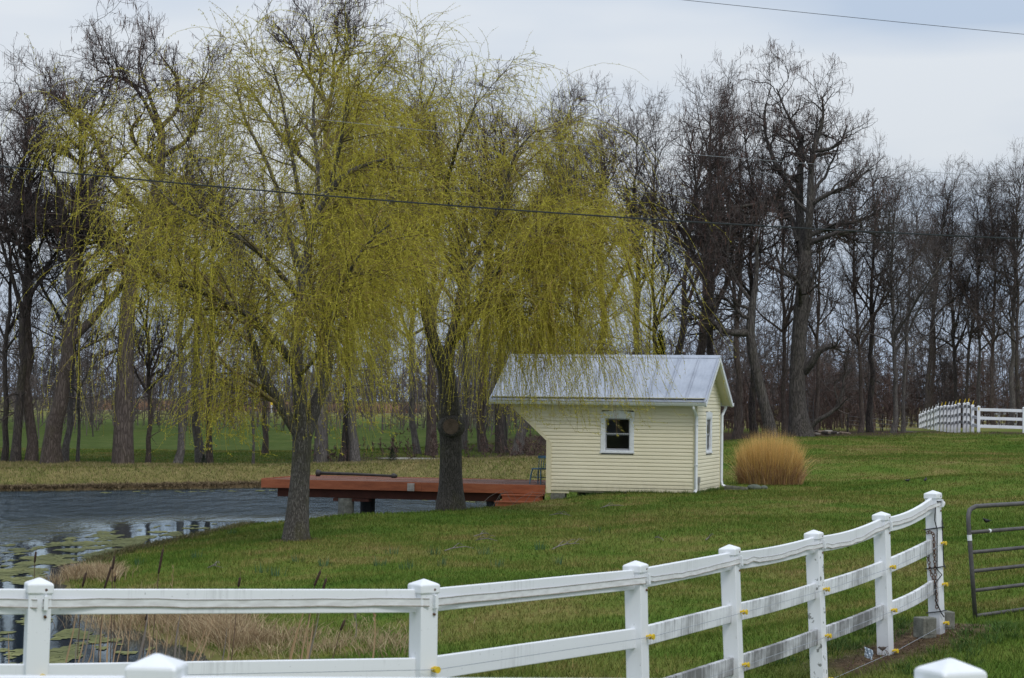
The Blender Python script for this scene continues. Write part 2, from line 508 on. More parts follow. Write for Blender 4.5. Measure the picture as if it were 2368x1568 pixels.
for x_, y_, z_ in [(-40, 84.5, -.25), (-60, 86, -.25), (0, 13.3, 0), (-2.6, 12.1, 0.03), (-8, 11, 0.05), (.9, 15.6, -.06), (1.75, 17.5, -.05), (2.77, 20, -.04), (6, 6, .35), (0, 5, .35), (-6, 5, .35), (0, -5, .5),
                   (1, 26, -.32), (4, 32, -.15), (0, 38, -.38), (-4, 38, -.6), (6, 45, 0), (9, 30, .2), (14, 40, .4), (20, 60, .6), (30, 80, 1.0), (-20, 10, -.3), (40, 100, 1.4),
                   (2, 92, .05), (8, 108, .55), (14, 120, .85), (24, 128, 1.1), (40, 135, 1.2), (-12, 93, -.45), (-30, 95, -.45), (-50, 97, -.4), (-4, 98, -.05),
                   (-12, 120, -.25), (-40, 130, -.1), (-80, 110, -.2), (-20, 180, .3), (20, 190, .9), (60, 180, 1.3), (-60, 200, .4), (0, 260, .95), (60, 280, 1.2), (-80, 280, .95), (-30, 260, .95), (90, 120, 1.5), (90, 60, 1.2),
                   (0, 420, 1.2), (-150, 400, 1.2), (150, 400, 1.4), (0, 800, 1.6), (300, 700, 1.7), (-300, 700, 1.6), (0, 1800, 2.0), (-120, 60, -.2), (-120, 150, -.1)]:
    CTRL.append((x_, y_, z_))
CT = np.array(CTRL)
def ground(x, y):
    x = np.atleast_1d(np.asarray(x, dtype=np.float64)); y = np.atleast_1d(np.asarray(y, dtype=np.float64))
    num = np.zeros(x.shape); den = np.zeros(x.shape)
    for cx, cy, cz in CT:
        sc = 1.0 + cy / 90.0
        w = 1.0 / (((x - cx) ** 2 + (y - cy) ** 2) / sc ** 2 + 1.6) ** 1.9
        num += w * cz; den += w
    z = num / den
    sd = sdist(x, y)
    far = np.clip((y - 70) / 8.0, 0, 1) * np.clip((-x - 1.0) / 5, 0, 1)
    wd = 4.5 - 2.6 * far
    edge = -0.93 + 0.05 * far
    t = np.clip(sd / wd, 0, 1)
    s = t * t * (3 - 2 * t) * 0.55 + t * 0.45
    zo = np.maximum(z, -0.86) * s + edge * (1 - s)
    zi = np.maximum(edge + sd * (0.75 + 2.2 * far), -1.9)
    zi = np.where(sd < -0.02, np.minimum(zi, edge - 0.02), zi)
    zf = np.where(sd > 0, zo, zi)
    zf = zf + 0.018 * np.sin(x * 1.7 + 0.6 * y) * np.cos(y * 1.1 - x * 0.4) * (sd > 0.3)
    return zf
def gz(x, y): return float(ground(x, y)[0])

def axis(parts):
    a = []
    for lo, hi, st in parts:
        a += list(np.arange(lo, hi, st))
    return np.array(a + [parts[-1][1]])
xs = axis([(-1500, -200, 130), (-200, -60, 12), (-60, -22, 2.0), (-22, 22, 0.4), (22, 60, 2.0), (60, 200, 12), (200, 1500, 130)])
ys = axis([(-30, 4, 4), (4, 20, 0.8), (20, 92, 0.34), (92, 150, 1.2), (150, 300, 6), (300, 700, 40), (700, 2600, 200)])
GX, GY = np.meshgrid(xs, ys)
GZ = ground(GX.ravel(), GY.ravel())
nx, ny = len(xs), len(ys)
ii = np.arange(nx - 1)[None, :] + nx * np.arange(ny - 1)[:, None]
Q = np.stack([ii, ii + 1, ii + nx + 1, ii + nx], -1).reshape(-1, 4)
me = mesh_np('ground', np.stack([GX.ravel(), GY.ravel(), GZ], -1), Q, smooth=True)
def hash_noise(x, y, seed=0):
    """smooth value noise"""
    rs = np.random.RandomState(seed)
    tab = rs.rand(256, 256)
    xi = np.floor(x).astype(int); yi = np.floor(y).astype(int)
    fx = x - xi; fy = y - yi
    fx = fx * fx * (3 - 2 * fx); fy = fy * fy * (3 - 2 * fy)
    g = lambda a, b: tab[a % 256, b % 256]
    return (g(xi, yi) * (1 - fx) + g(xi + 1, yi) * fx) * (1 - fy) + (g(xi, yi + 1) * (1 - fx) + g(xi + 1, yi + 1) * fx) * fy
def fbm(x, y, seed=0, o=4):
    a, s, n = 0.5, 0.0, 0.0
    for k in range(o):
        s = s + a * hash_noise(x * 2 ** k, y * 2 ** k, seed + k); n += a; a *= 0.5
    return s / n
def seg_dist(x, y, pts):
    d2 = np.full(np.shape(x), 1e12)
    for (ax, ay), (bx, by) in zip(pts[:-1], pts[1:]):
        ex, ey = bx - ax, by - ay
        t = np.clip(((x - ax) * ex + (y - ay) * ey) / (ex * ex + ey * ey), 0, 1)
        d2 = np.minimum(d2, (x - ax - t * ex) ** 2 + (y - ay - t * ey) ** 2)
    return np.sqrt(d2)
def sm(a, b, v):
    t = np.clip((v - a) / (b - a), 0, 1)
    return t * t * (3 - 2 * t)
DIRT = [(3.1, 20.6), (3.75, 21.5), (4.4, 22.5), (4.9, 23.9)]
def zone_litter(x, y):
    n = fbm(x * 0.25, y * 0.12, 11)
    right = sm(94, 101, y + (n - 0.5) * 12 - np.clip(x - 5, -5, 12) * 0.6) * sm(135, 122, y) * sm(-4, 2, x)
    left = sm(90.0, 91.5, y) * sm(97, 92, y) * 0.6 * sm(2, -2, x)
    mid = sm(87, 90, y + (n - 0.5) * 4) * sm(104, 98, y) * sm(-11, -7, x) * sm(6, 2, x)
    return np.clip(np.maximum(np.maximum(right, left), mid * 0.8), 0, 1)
def zone_dry(x, y):
    sd = sdist(x, y)
    bank = sm(78, 81, y) * sm(91, 87.5, y) * sm(9, 3, x) * 0.85
    edge = sm(1.0, 0.1, sd) * 0.8
    farf = np.maximum(sm(190, 250, y) * 0.6, sm(128, 145, y) * sm(2, 12, x) * .8)
    return np.clip(np.maximum(np.maximum(bank, edge), farf), 0, 1)
def zone_dirt(x, y):
    n = fbm(x * 1.6, y * 1.6, 5)
    fence = sm(0.62, 0.25, seg_dist(x, y, DIRT) + (n - 0.5) * 0.7)
    bankface = sm(0.35, 0.05, np.abs(sdist(x, y) - 0.12)) * sm(74, 80, y)
    trees = np.zeros(np.shape(x))
    for (tx, ty, r) in ((-4.68, 47, 0.55), (-1.6, 56, 0.6)):
        trees = np.maximum(trees, sm(r, r * 0.4, np.hypot(x - tx, y - ty) + (n - 0.5) * 0.6) * 0.8)
    return np.clip(np.maximum(np.maximum(fence, bankface), trees), 0, 1)
def zone_field_shade(x, y):  # extent of the field grass whose green is darkened for tree shade
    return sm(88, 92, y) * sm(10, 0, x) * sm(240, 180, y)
for nm, fn in (('field', zone_field_shade), ('litter', zone_litter), ('dry', zone_dry), ('dirt', zone_dirt)):
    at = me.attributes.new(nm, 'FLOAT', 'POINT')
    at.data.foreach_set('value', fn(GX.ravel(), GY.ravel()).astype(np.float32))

def lawn_color(t, pos, blade=False):
    """green, olive and straw patches of a winter lawn"""
    big = t.noise(pos, 0.16, 4, 0.55)
    med = t.noise(pos, 0.75, 5, 0.62)
    fac = t.math('ADD', t.math('MULTIPLY', big, 0.5), t.math('MULTIPLY', med, 0.5))
    green = t.ramp(fac, [(0.32, L(.056, .112, .014)), (0.44, L(.084, .138, .020)), (0.52, L(.124, .152, .031)), (0.60, L(.180, .168, .052)), (0.69, L(.235, .192, .082))])
    return green
gm = NT('lawn_ground')
pos = gm.coords('Position')
col = lawn_color(gm, pos)
fine = gm.noise(pos, 14, 4, 0.7)
col = gm.mix(0.75, col, gm.ramp(fine, [(0.3, L(.5, .5, .5)), (0.7, L(1.35, 1.35, 1.35))]), 'MULTIPLY')
def attr(t, nm):
    a = t.n('ShaderNodeAttribute'); a.attribute_name = nm
    return a.outputs['Fac']
fld_shade = gm.ramp(gm.noise(gm.coords('Position', (1, .5, 1)), .8, 6, .68), [(0.3, L(.040, .062, .012)), (0.55, L(.060, .086, .019)), (0.72, L(.105, .108, .036))])  # field grass, with the shade under the trees put into its colour
col = gm.mix(attr(gm, 'field'), col, fld_shade)
dryc = gm.ramp(gm.noise(pos, 1.4, 6, 0.7), [(0.3, L(.10, .105, .034)), (0.5, L(.19, .16, .066)), (0.7, L(.27, .21, .10))])
col = gm.mix(attr(gm, 'dry'), col, dryc)
lit = gm.ramp(gm.noise(pos, 2.6, 7, 0.75), [(0.3, L(.025, .018, .013)), (0.5, L(.055, .037, .027)), (0.7, L(.105, .07, .05))])
col = gm.mix(attr(gm, 'litter'), col, lit)
drt = gm.ramp(gm.noise(pos, 7, 6, 0.7), [(0.3, L(.035, .022, .014)), (0.55, L(.08, .052, .034)), (0.75, L(.16, .11, .072))])
col = gm.mix(attr(gm, 'dirt'), col, drt)
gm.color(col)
gm.bsdf.inputs['Roughness'].default_value = 1.0
gm.bsdf.inputs['Specular IOR Level'].default_value = 0.05
gm.bump(gm.noise(pos, 9, 5, 0.7), 0.6, 0.06)
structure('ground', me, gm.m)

# water
wm = NT('pond_water')
p1 = wm.coords('Position', (1.0, 0.5, 1.0))
rip = wm.noise(wm.coords('Position', (1.0, .30, 1.0)), 2.6, 4, 0.7)
rip2 = wm.noise(wm.coords('Position', (1, 0.35, 1)), 1.1, 2, 0.5)
calm = wm.n('ShaderNodeAttribute'); calm.attribute_name = 'calm'
bmp = wm.n('ShaderNodeBump'); bmp.inputs['Distance'].default_value = 0.24
hh = wm.math('ADD', rip, wm.math('MULTIPLY', rip2, 1.6))
wm.l(hh, bmp.inputs['Height']); wm.l(calm.outputs['Fac'], bmp.inputs['Strength'])
wm.l(bmp.outputs[0], wm.bsdf.inputs['Normal'])
wm.bsdf.inputs['Base Color'].default_value = L(.008, .022, .046)
wm.bsdf.inputs['Roughness'].default_value = 0.04
wm.bsdf.inputs['Specular IOR Level'].default_value = 0.34
wm.bsdf.inputs['IOR'].default_value = 1.33
wm.bsdf.inputs['Specular Tint'].default_value = L(.66, .84, 1.0)
wd_ = wm.n('ShaderNodeBsdfDiffuse'); wd_.inputs['Color'].default_value = L(.012, .022, .034)
wg_ = wm.n('ShaderNodeBsdfGlossy'); wg_.inputs['Color'].default_value = L(.80, .92, 1.0); wg_.inputs['Roughness'].default_value = 0.05
wf_ = wm.n('ShaderNodeFresnel'); wf_.inputs['IOR'].default_value = 1.33
for n_ in (wd_, wg_, wf_): wm.l(bmp.outputs[0], n_.inputs['Normal'])
# ruffled water turns its facets to the viewer and mirrors less than calm water
lim_ = wm.n('ShaderNodeMapRange')
lim_.inputs[1].default_value, lim_.inputs[2].default_value = 0.0, 0.95
lim_.inputs[3].default_value, lim_.inputs[4].default_value = 0.9, 0.34
wm.l(calm.outputs['Fac'], lim_.inputs[0])
wmx_ = wm.n('ShaderNodeMixShader')
wm.l(wm.math('MINIMUM', wf_.outputs[0], lim_.outputs[0]), wmx_.inputs[0])
wm.l(wd_.outputs[0], wmx_.inputs[1]); wm.l(wg_.outputs[0], wmx_.inputs[2])
wm.l(wmx_.outputs[0], wm.t.nodes['Material Output'].inputs['Surface'])
wx = axis([(-70, -24, 2), (-24, 4, 0.5)]); wy = axis([(15, 92, 0.6)])
WX, WY = np.meshgrid(wx, wy)
nx, ny = len(wx), len(wy)
ii = np.arange(nx - 1)[None, :] + nx * np.arange(ny - 1)[:, None]
Q = np.stack([ii, ii + 1, ii + nx + 1, ii + nx], -1).reshape(-1, 4)
me = mesh_np('pond_water', np.stack([WX.ravel(), WY.ravel(), np.full(WX.size, WATER_Z)], -1), Q)
at = me.attributes.new('calm', 'FLOAT', 'POINT')
sdw = -sdist(WX.ravel(), WY.ravel())
shore = sdist(WX.ravel(), WY.ravel())
nn_ = fbm(WX.ravel() * .3, WY.ravel() * .15, 3)
cal = np.maximum(sm(1.5, 7.5, sdw + (nn_ - .5) * 3), sm(.1, 1.2, sdw) * sm(62, 70, WY.ravel())) * sm(32, 42, WY.ravel() + (nn_ - .5) * 8)
at.data.foreach_set('value', (0.008 + 0.95 * cal).astype(np.float32))
structure('pond_water', me, wm.m)

# algae floating near the shore
def algae():
    step = 0.055
    ax_ = np.arange(-15, 0.6, step * 1.3); ay_ = np.arange(19, 84, step * 2.4)
    X, Y = np.meshgrid(ax_, ay_)
    sd = -sdist(X, Y)
    n = fbm(X * 2.3, Y * 1.0, 21, 6)
    n2 = fbm(X * 0.25 + 9, Y * 0.1, 31, 3)
    band = sm(0.0, 0.6, sd) * sm(6.5, 2.0, sd) * 0.30 + 0.02
    near = sm(36, 28, Y) * 0.22
    farband = sm(76, 79, Y) * sm(2.6, 0.4, sd) * 0.22
    val = n * 0.75 + n2 * 0.42 + np.maximum(np.maximum(band, near), farband) - 0.95
    mid = sm(56, 60, Y) * sm(77, 74, Y) * 0.22
    keep = (val - mid > 0) & (sd > 0.02)
    idx = -np.ones(X.shape, int)
    kk = np.argwhere(keep)
    V, Qs = [], []
    h = 0.5
    for j, i in kk:
        pass
    xc, yc = X[keep], Y[keep]
    dx, dy = step * 1.3 * 0.56, step * 2.4 * 0.56
    rs = np.random.RandomState(2)
    jit = lambda: rs.uniform(-.25, .25, len(xc))
    C = np.stack([np.stack([xc - dx * (1 + jit()), yc - dy * (1 + jit())], -1), np.stack([xc + dx * (1 + jit()), yc - dy * (1 + jit())], -1),
                  np.stack([xc + dx * (1 + jit()), yc + dy * (1 + jit())], -1), np.stack([xc - dx * (1 + jit()), yc + dy * (1 + jit())], -1)], 1)
    zz = WATER_Z + 0.004 + rs.uniform(0, 0.008, len(xc))
    Vv = np.concatenate([C, np.repeat(zz[:, None, None], 4, 1)], -1).reshape(-1, 3)
    return mesh_np('pond_algae', Vv, np.arange(len(xc) * 4).reshape(-1, 4))
am = pm('pale_green_algae', [(0.3, L(.075, .085, .026)), (0.5, L(.145, .155, .05)), (0.7, L(.22, .22, .08))], 0.9, coord='Position', rough=0.8, fine=0.4)
o = link('pond_algae', algae(), None, am)
o['kind'] = 'stuff'
tag(o, 'pale green algae mats floating along the near shore of the pond', 'algae')

# ------------------------------------------------------------------ grass and dry grass (one mesh of blades each)
def blades(P, h, w, lean, seg=1, seed=0, dirs=None, droop=0.0):
    """thin blades at points P; h, w, lean arrays"""
    rs = np.random.RandomState(seed)
    n = len(P)
    a = rs.uniform(0, 2 * PI, n) if dirs is None else dirs
    d = np.stack([np.cos(a), np.sin(a), np.zeros(n)], -1)
    f = rs.uniform(0, 2 * PI, n)
    side = np.stack([np.cos(f), np.sin(f), np.zeros(n)], -1)
    rows = []
    for k in range(seg + 1):
        t = k / seg
        c = P + d * (lean * h * t ** 1.6)[:, None]
        c[:, 2] += h * (t - droop * t ** 3 * lean)
        ww = w * (1 - t ** 1.3) * 0.5
        if k < seg:
            rows.append(c - side * ww[:, None]); rows.append(c + side * ww[:, None])
        else:
            rows.append(c)
    k = 2 * seg + 1
    V = np.stack(rows, 1).reshape(-1, 3)
    b = np.arange(n)[:, None] * k
    T = b + np.array([[2 * seg - 2, 2 * seg - 1, 2 * seg]])
    Qd = None
    if seg > 1:
        Qd = np.concatenate([b + np.array([[2 * q, 2 * q + 1, 2 * q + 3, 2 * q + 2]]) for q in range(seg - 1)])
    return V, Qd, T
def grass_mat():
    t = NT('lawn_blades')
    pos = t.coords('Position')
    c = lawn_color(t, pos)
    g = t.n('ShaderNodeNewGeometry')
    v = t.ramp(g.outputs['Random Per Island'], [(0.0, L(.62, .62, .6)), (0.6, L(1.05, 1.05, 1.0)), (0.84, L(1.2, 1.18, 1.15)), (0.87, L(1.6, 1.25, 1.6)), (1.0, L(1.85, 1.4, 2.0))])
    v.node.color_ramp.interpolation = 'LINEAR'
    t.color(t.mix(1.0, c, v, 'MULTIPLY'))
    t.bsdf.inputs['Roughness'].default_value = 0.8
    t.bsdf.inputs['Specular IOR Level'].default_value = 0.12
    return t.m
rs = np.random.RandomState(7)
N0 = 900000
yy = 13 + (112 - 13) * rs.rand(N0) ** 1.55
xx = (rs.rand(N0) * 2 - 1) * (0.255 * yy + 2.0)
ok = (sdist(xx, yy) > 0.05) & (rs.rand(N0) > zone_dirt(xx, yy) * 0.95) & (rs.rand(N0) > zone_litter(xx, yy) * 0.9)
xx, yy = xx[ok], yy[ok]
P = np.stack([xx, yy, ground(xx, yy) - 0.005], -1)
n = len(P)
hgt = (0.03 + 0.045 * rs.rand(n)) * (0.75 + 0.7 * fbm(xx * .6, yy * .6, 17)) 
wid = 0.004 + 0.00028 * yy
V, Qd, T = blades(P, hgt, wid, rs.uniform(0.1, 0.9, n), 1, 3)
o = link('lawn_grass', mesh_np('lawn_grass', V, None, T), None, grass_mat())
o['kind'] = 'stuff'
tag(o, 'short green and straw coloured lawn grass', 'grass')

tan = twig('dead_tan_grass', [(0.0, L(.13, .085, .05)), (0.4, L(.23, .165, .095)), (0.75, L(.33, .25, .15)), (1.0, L(.40, .33, .21))], gain=1.5, trans=.3)
def dry_patch(name, pts, label, hmin, hmax, w, seed, spread, m=tan, lean=(0.3, 1.3), per=60):
    rs = np.random.RandomState(seed)
    P = np.repeat(np.array(pts), per, 0)
    nP = len(P)
    r = np.abs(rs.normal(0, spread, nP)); a = rs.uniform(0, 2 * PI, nP)
    x, y = P[:, 0] + r * np.cos(a), P[:, 1] + r * np.sin(a)
    z = np.maximum(ground(x, y), WATER_Z - 0.05)
    V, Qd, T = blades(np.stack([x, y, z - 0.01], -1), rs.uniform(hmin, hmax, nP), np.full(nP, w), rs.uniform(lean[0], lean[1], nP), 3, seed, a + rs.normal(0, 0.7, nP), 0.45)
    o = link(name, mesh_np(name, V, Qd, T), None, m)
    o['kind'] = 'stuff'
    tag(o, label, 'dry grass')
    return o
def along(pts, n, jit, seed):
    rs = np.random.RandomState(seed)
    pts = np.array(pts)
    sl = np.hypot(*(pts[1:] - pts[:-1]).T); cs = np.concatenate([[0], np.cumsum(sl)])
    t = rs.uniform(0, cs[-1], n)
    x = np.interp(t, cs, pts[:, 0]) + rs.normal(0, jit, n); y = np.interp(t, cs, pts[:, 1]) + rs.normal(0, jit, n)
    return np.stack([x, y], -1)
near_shore = [uz(*p) for p in [(215, 1432), (280, 1446), (340, 1462), (390, 1484), (450, 1502), (500, 1524)]]
ns = np.array(near_shore) + np.array([0.35, 0.5])
dry_patch('dry_grass', along(ns, 90, 0.42, 1), 'tall matted tan grass on the near pond bank behind the white fence', .2, .52, .011, 4, .24)
o2 = [uz(*p) for p in [(135, 1350), (165, 1338), (200, 1346), (235, 1364)]]
dry_patch('dry_grass', along(np.array(o2) + np.array([0.25, 0.1]), 40, 0.16, 2), 'pale tan grass tuft on the point of the lawn by the water', .18, .42, .013, 5, .18)
rng_pts = [uz(*p) for p in [(560, 1500), (640, 1515), (720, 1530), (800, 1545), (900, 1560), (1010, 1560)]]
dry_patch('dry_grass', along(rng_pts, 70, 0.5, 3), 'short straw grass at the foot of the lawn below the cattails', .08, .26, .009, 6, .3, per=36)
fs_ = [p for p in POND[0:9]]
dry_patch('dry_grass', along(np.array(POND[1:8]) + np.array([0, 0.14]), 900, 0.10, 4),
          'dry brown grass fringe overhanging the far bank of the pond', .05, .15, .03, 7, .10, per=26,
          m=twig('bank_grass', [(0.0, L(.06, .042, .025)), (0.5, L(.15, .11, .062)), (1.0, L(.28, .21, .12))]))
bank = twig('bank_top_grass', [(0.0, L(.085, .095, .025)), (0.45, L(.165, .15, .055)), (0.8, L(.25, .195, .09)), (1.0, L(.32, .245, .13))])
rs = np.random.RandomState(77)
nb = 70000
bx = rs.uniform(-24, 6, nb); by = rs.uniform(77, 92, nb)
ok = (sdist(bx, by) > 0.25)
bx, by = bx[ok], by[ok]
V, Qd, T = blades(np.stack([bx, by, ground(bx, by) - 0.01], -1), rs.uniform(.05, .16, len(bx)), np.full(len(bx), .028), rs.uniform(.2, 1, len(bx)), 1, 8)
o = link('bank_grass', mesh_np('bank_grass', V, None, T), None, bank)
o['kind'] = 'stuff'
tag(o, 'mown olive and tan grass along the top of the far pond bank', 'grass')
dry_patch('straw', along(np.array(DIRT) + np.array([0.05, 0.0]), 260, .26, 61), 'loose brown straw on the bare strip beneath the fence end', .02, .07, .008, 62, .2, per=9, lean=(1.0, 3.0),
          m=twig('loose_straw', [(0.0, L(.04, .026, .016)), (.6, L(.12, .08, .05)), (1.0, L(.30, .22, .14))]))
rim = along(np.array(DIRT) + np.array([0.55, -0.25]), 60, .16, 63)
rim = np.concatenate([rim, along(np.array(DIRT) + np.array([-0.55, 0.2]), 60, .14, 64)])
dry_patch('grass_tufts', rim, 'longer green grass tufts along the edges of the bare strip', .05, .13, .009, 65, .07, per=26, lean=(.2, .9),
          m=twig('tuft_green', [(0.0, L(.03, .075, .012)), (.7, L(.06, .12, .02)), (1.0, L(.11, .14, .04))]))
# long grass fringe round the near shore
fr = along(np.array([uz(*p) for p in [(645, 1210), (560, 1219), (440, 1247), (330, 1271), (250, 1291), (185, 1313)]]) + np.array([0.1, -0.25]), 500, 0.16, 9)
dry_patch('shore_grass', fr, 'rough olive grass fringe where the lawn meets the pond', .06, .2, .014, 10, .12, per=14,
          m=twig('shore_fringe', [(0.0, L(.05, .06, .018)), (0.6, L(.10, .095, .035)), (1.0, L(.20, .155, .08))]))

# ------------------------------------------------------------------ shed
PHI = R_(15.5)
W0 = U(1608, 1140, 61.0)
ux = Vector((math.cos(PHI), -math.sin(PHI), 0)); uy = Vector((math.sin(PHI), math.cos(PHI), 0))
CRi = CR.transposed()
def proj(p):
    q = CRi @ (Vector(p) - EYE)
    return (CX + F * q.x / -q.z, CY - F * q.y / -q.z)
def sx_at(px, z=1.0, y=0.0):
    """local x on the front wall line whose image is at px"""
    lo, hi = -16.0, 3.0
    for _ in range(50):
        m = (lo + hi) / 2
        if proj(W0 + ux * m + uy * y + Vector((0, 0, z)))[0] < px: lo = m
        else: hi = m
    return (lo + hi) / 2
def sz_at(py, x, y=0.0):
    lo, hi = -3.0, 8.0
    for _ in range(50):
        m = (lo + hi) / 2
        if proj(W0 + ux * x + uy * y + Vector((0, 0, m)))[1] > py: lo = m
        else: hi = m
    return (lo + hi) / 2
DEP = 3.7
XL = sx_at(1264, 0.2)           # lower left corner of the wall
XU = sx_at(1186, 2.4)           # upper left end of the wall, above the cut
ZC = sz_at(1019, XL)            # height where the cut starts
ZU = sz_at(942, XU)
HW = sz_at(917, 0.0) - 0.03     # wall height under the eave
PITCHR = 0.60
OV = 0.32
shed = thing('garden_shed', 'small cream clapboard shed with grey metal roof and cut away porch end beside the deck', 'shed', W0, -PHI)
COURSE = 0.1035
def siding(tf, lo, hi, z0, z1, holes=()):
    """clapboard courses; lo(z), hi(z) bounds; tf(s, out, z) -> local point"""
    mb = MB()
    z = z0
    while z < z1 - 0.01:
        zt = min(z + COURSE, z1)
        spans = [(lo, hi)]
        for (h0, h1, hz0, hz1) in holes:
            if zt > hz0 + 0.005 and z < hz1 - 0.005:
                new = []
                for a, b in spans:
                    new += [(a, (lambda q, v=h0: v)), ((lambda q, v=h1: v), b)]
                spans = new
        for a, b in spans:
            a0, a1, b0, b1 = a(z), a(zt), b(z), b(zt)
            if b0 - a0 < 0.01 and b1 - a1 < 0.01: continue
            prof = [(0.0, 0.000), (0.0, 0.026), (0.60, 0.020), (0.68, 0.011), (1.0, 0.002)]
            pts = []
            for t, o_ in prof:
                zz = z + (zt - z) * t
                aa, bb = a0 + (a1 - a0) * t, b0 + (b1 - b0) * t
                if bb < aa: aa = bb = (aa + bb) / 2
                pts += [tf(aa, o_, zz), tf(bb, o_, zz)]
            mb.add(pts, [(2 * i, 2 * i + 1, 2 * i + 3, 2 * i + 2) for i in range(len(prof) - 1)])
        z = zt
    return mb
def xl_wall(z):
    if z <= ZC: return XL + 0.07
    t = (z - ZC) / (ZU - ZC)
    return min(XL + (XU - XL) * t, XL) + 0.07
# window openings: outer trim box on the front wall and on the gable wall
wx0, wx1 = sx_at(1389, 1.5), sx_at(1466, 1.5)
wz0, wz1 = sz_at(1048, (wx0 + wx1) / 2), sz_at(952, (wx0 + wx1) / 2)
fr = siding(lambda s, o_, z: (s, -o_, z), xl_wall, lambda z: -0.06, 0.0, HW, [(wx0 + 0.02, wx1 - 0.02, wz0 + 0.02, wz1)])
wall = fr.build('wall', M['siding'], shed)
def ridge_z(y): return HW + PITCHR * (DEP / 2 - abs(y - DEP / 2))
gy0, gy1 = DEP / 2 - 0.46, DEP / 2 + 0.46
def glo(z): return 0.06 if z <= HW else (z - HW) / PITCHR
def ghi(z): return DEP - 0.06 if z <= HW else DEP - (z - HW) / PITCHR
HG = HW + PITCHR * DEP / 2
gb = siding(lambda s, o_, z: (o_, s, z), glo, ghi, 0.0, HG, [(gy0 + 0.02, gy1 - 0.02, wz0 + 0.02, wz1)])
gb.build('gable_wall', M['siding'], shed)
# rear wall (cut away like the front), partition, floor, lining
mb = MB()
mb.prism([(XL, 0), (0, 0), (0, HW), (XU, HW), (XU, ZU), (XL, ZC)], DEP - 0.05, DEP)
mb.build('rear_wall', M['siding'], shed)
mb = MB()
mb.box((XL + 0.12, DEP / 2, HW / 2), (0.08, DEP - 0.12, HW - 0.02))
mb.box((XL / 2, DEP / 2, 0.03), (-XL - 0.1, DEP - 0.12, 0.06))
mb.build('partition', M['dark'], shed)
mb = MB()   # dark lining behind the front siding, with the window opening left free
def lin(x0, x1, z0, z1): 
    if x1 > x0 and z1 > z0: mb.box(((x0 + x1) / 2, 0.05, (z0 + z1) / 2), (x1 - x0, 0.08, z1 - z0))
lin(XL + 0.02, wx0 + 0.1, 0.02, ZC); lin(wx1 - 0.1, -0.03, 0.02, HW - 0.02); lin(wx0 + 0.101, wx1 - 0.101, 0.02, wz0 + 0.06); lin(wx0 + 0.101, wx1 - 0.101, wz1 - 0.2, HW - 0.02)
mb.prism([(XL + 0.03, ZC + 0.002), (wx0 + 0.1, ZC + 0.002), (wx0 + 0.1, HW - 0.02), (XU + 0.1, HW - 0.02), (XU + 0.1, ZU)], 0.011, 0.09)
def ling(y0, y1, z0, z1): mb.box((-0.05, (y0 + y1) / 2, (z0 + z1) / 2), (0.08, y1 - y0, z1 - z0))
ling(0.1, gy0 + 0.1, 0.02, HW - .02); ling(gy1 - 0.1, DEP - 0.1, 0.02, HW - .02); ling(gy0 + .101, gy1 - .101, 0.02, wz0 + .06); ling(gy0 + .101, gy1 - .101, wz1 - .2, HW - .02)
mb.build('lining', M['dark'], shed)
# corner trims and the band along the cut
mb = MB()
mb.box((-0.03, -0.012, HW / 2), (0.10, 0.03, HW)); mb.box((0.012, 0.022, HW / 2), (0.03, 0.095, HW))
mb.build('corner_trim', M['trim'], shed)
mb = MB(); mb.box((0.012, DEP - 0.035, HW / 2), (0.03, 0.09, HW)); mb.build('corner_trim', M['trim'], shed)
mb = MB()
bw = 0.15
mb.prism([(XL - 0.02, -0.09), (XL + bw - 0.02, -0.09), (XL + bw - 0.02, ZC - 0.055), (XL - 0.02, ZC)], -0.034, 0.10)
dxz = Vector((XU - XL, ZU - ZC)).normalized(); nn2 = Vector((dxz.y, -dxz.x))
if nn2.x < 0: nn2 = -nn2
p0, p1 = Vector((XL - 0.02, ZC + 0.003)), Vector((XU - 0.02, ZU))
mb.prism([tuple(p0), (XL + bw - 0.02, ZC - 0.052), (p1.x + bw * 1.5, ZU), tuple(p1)], -0.032, 0.10)
mb.build('porch_trim', M['trim'], shed)
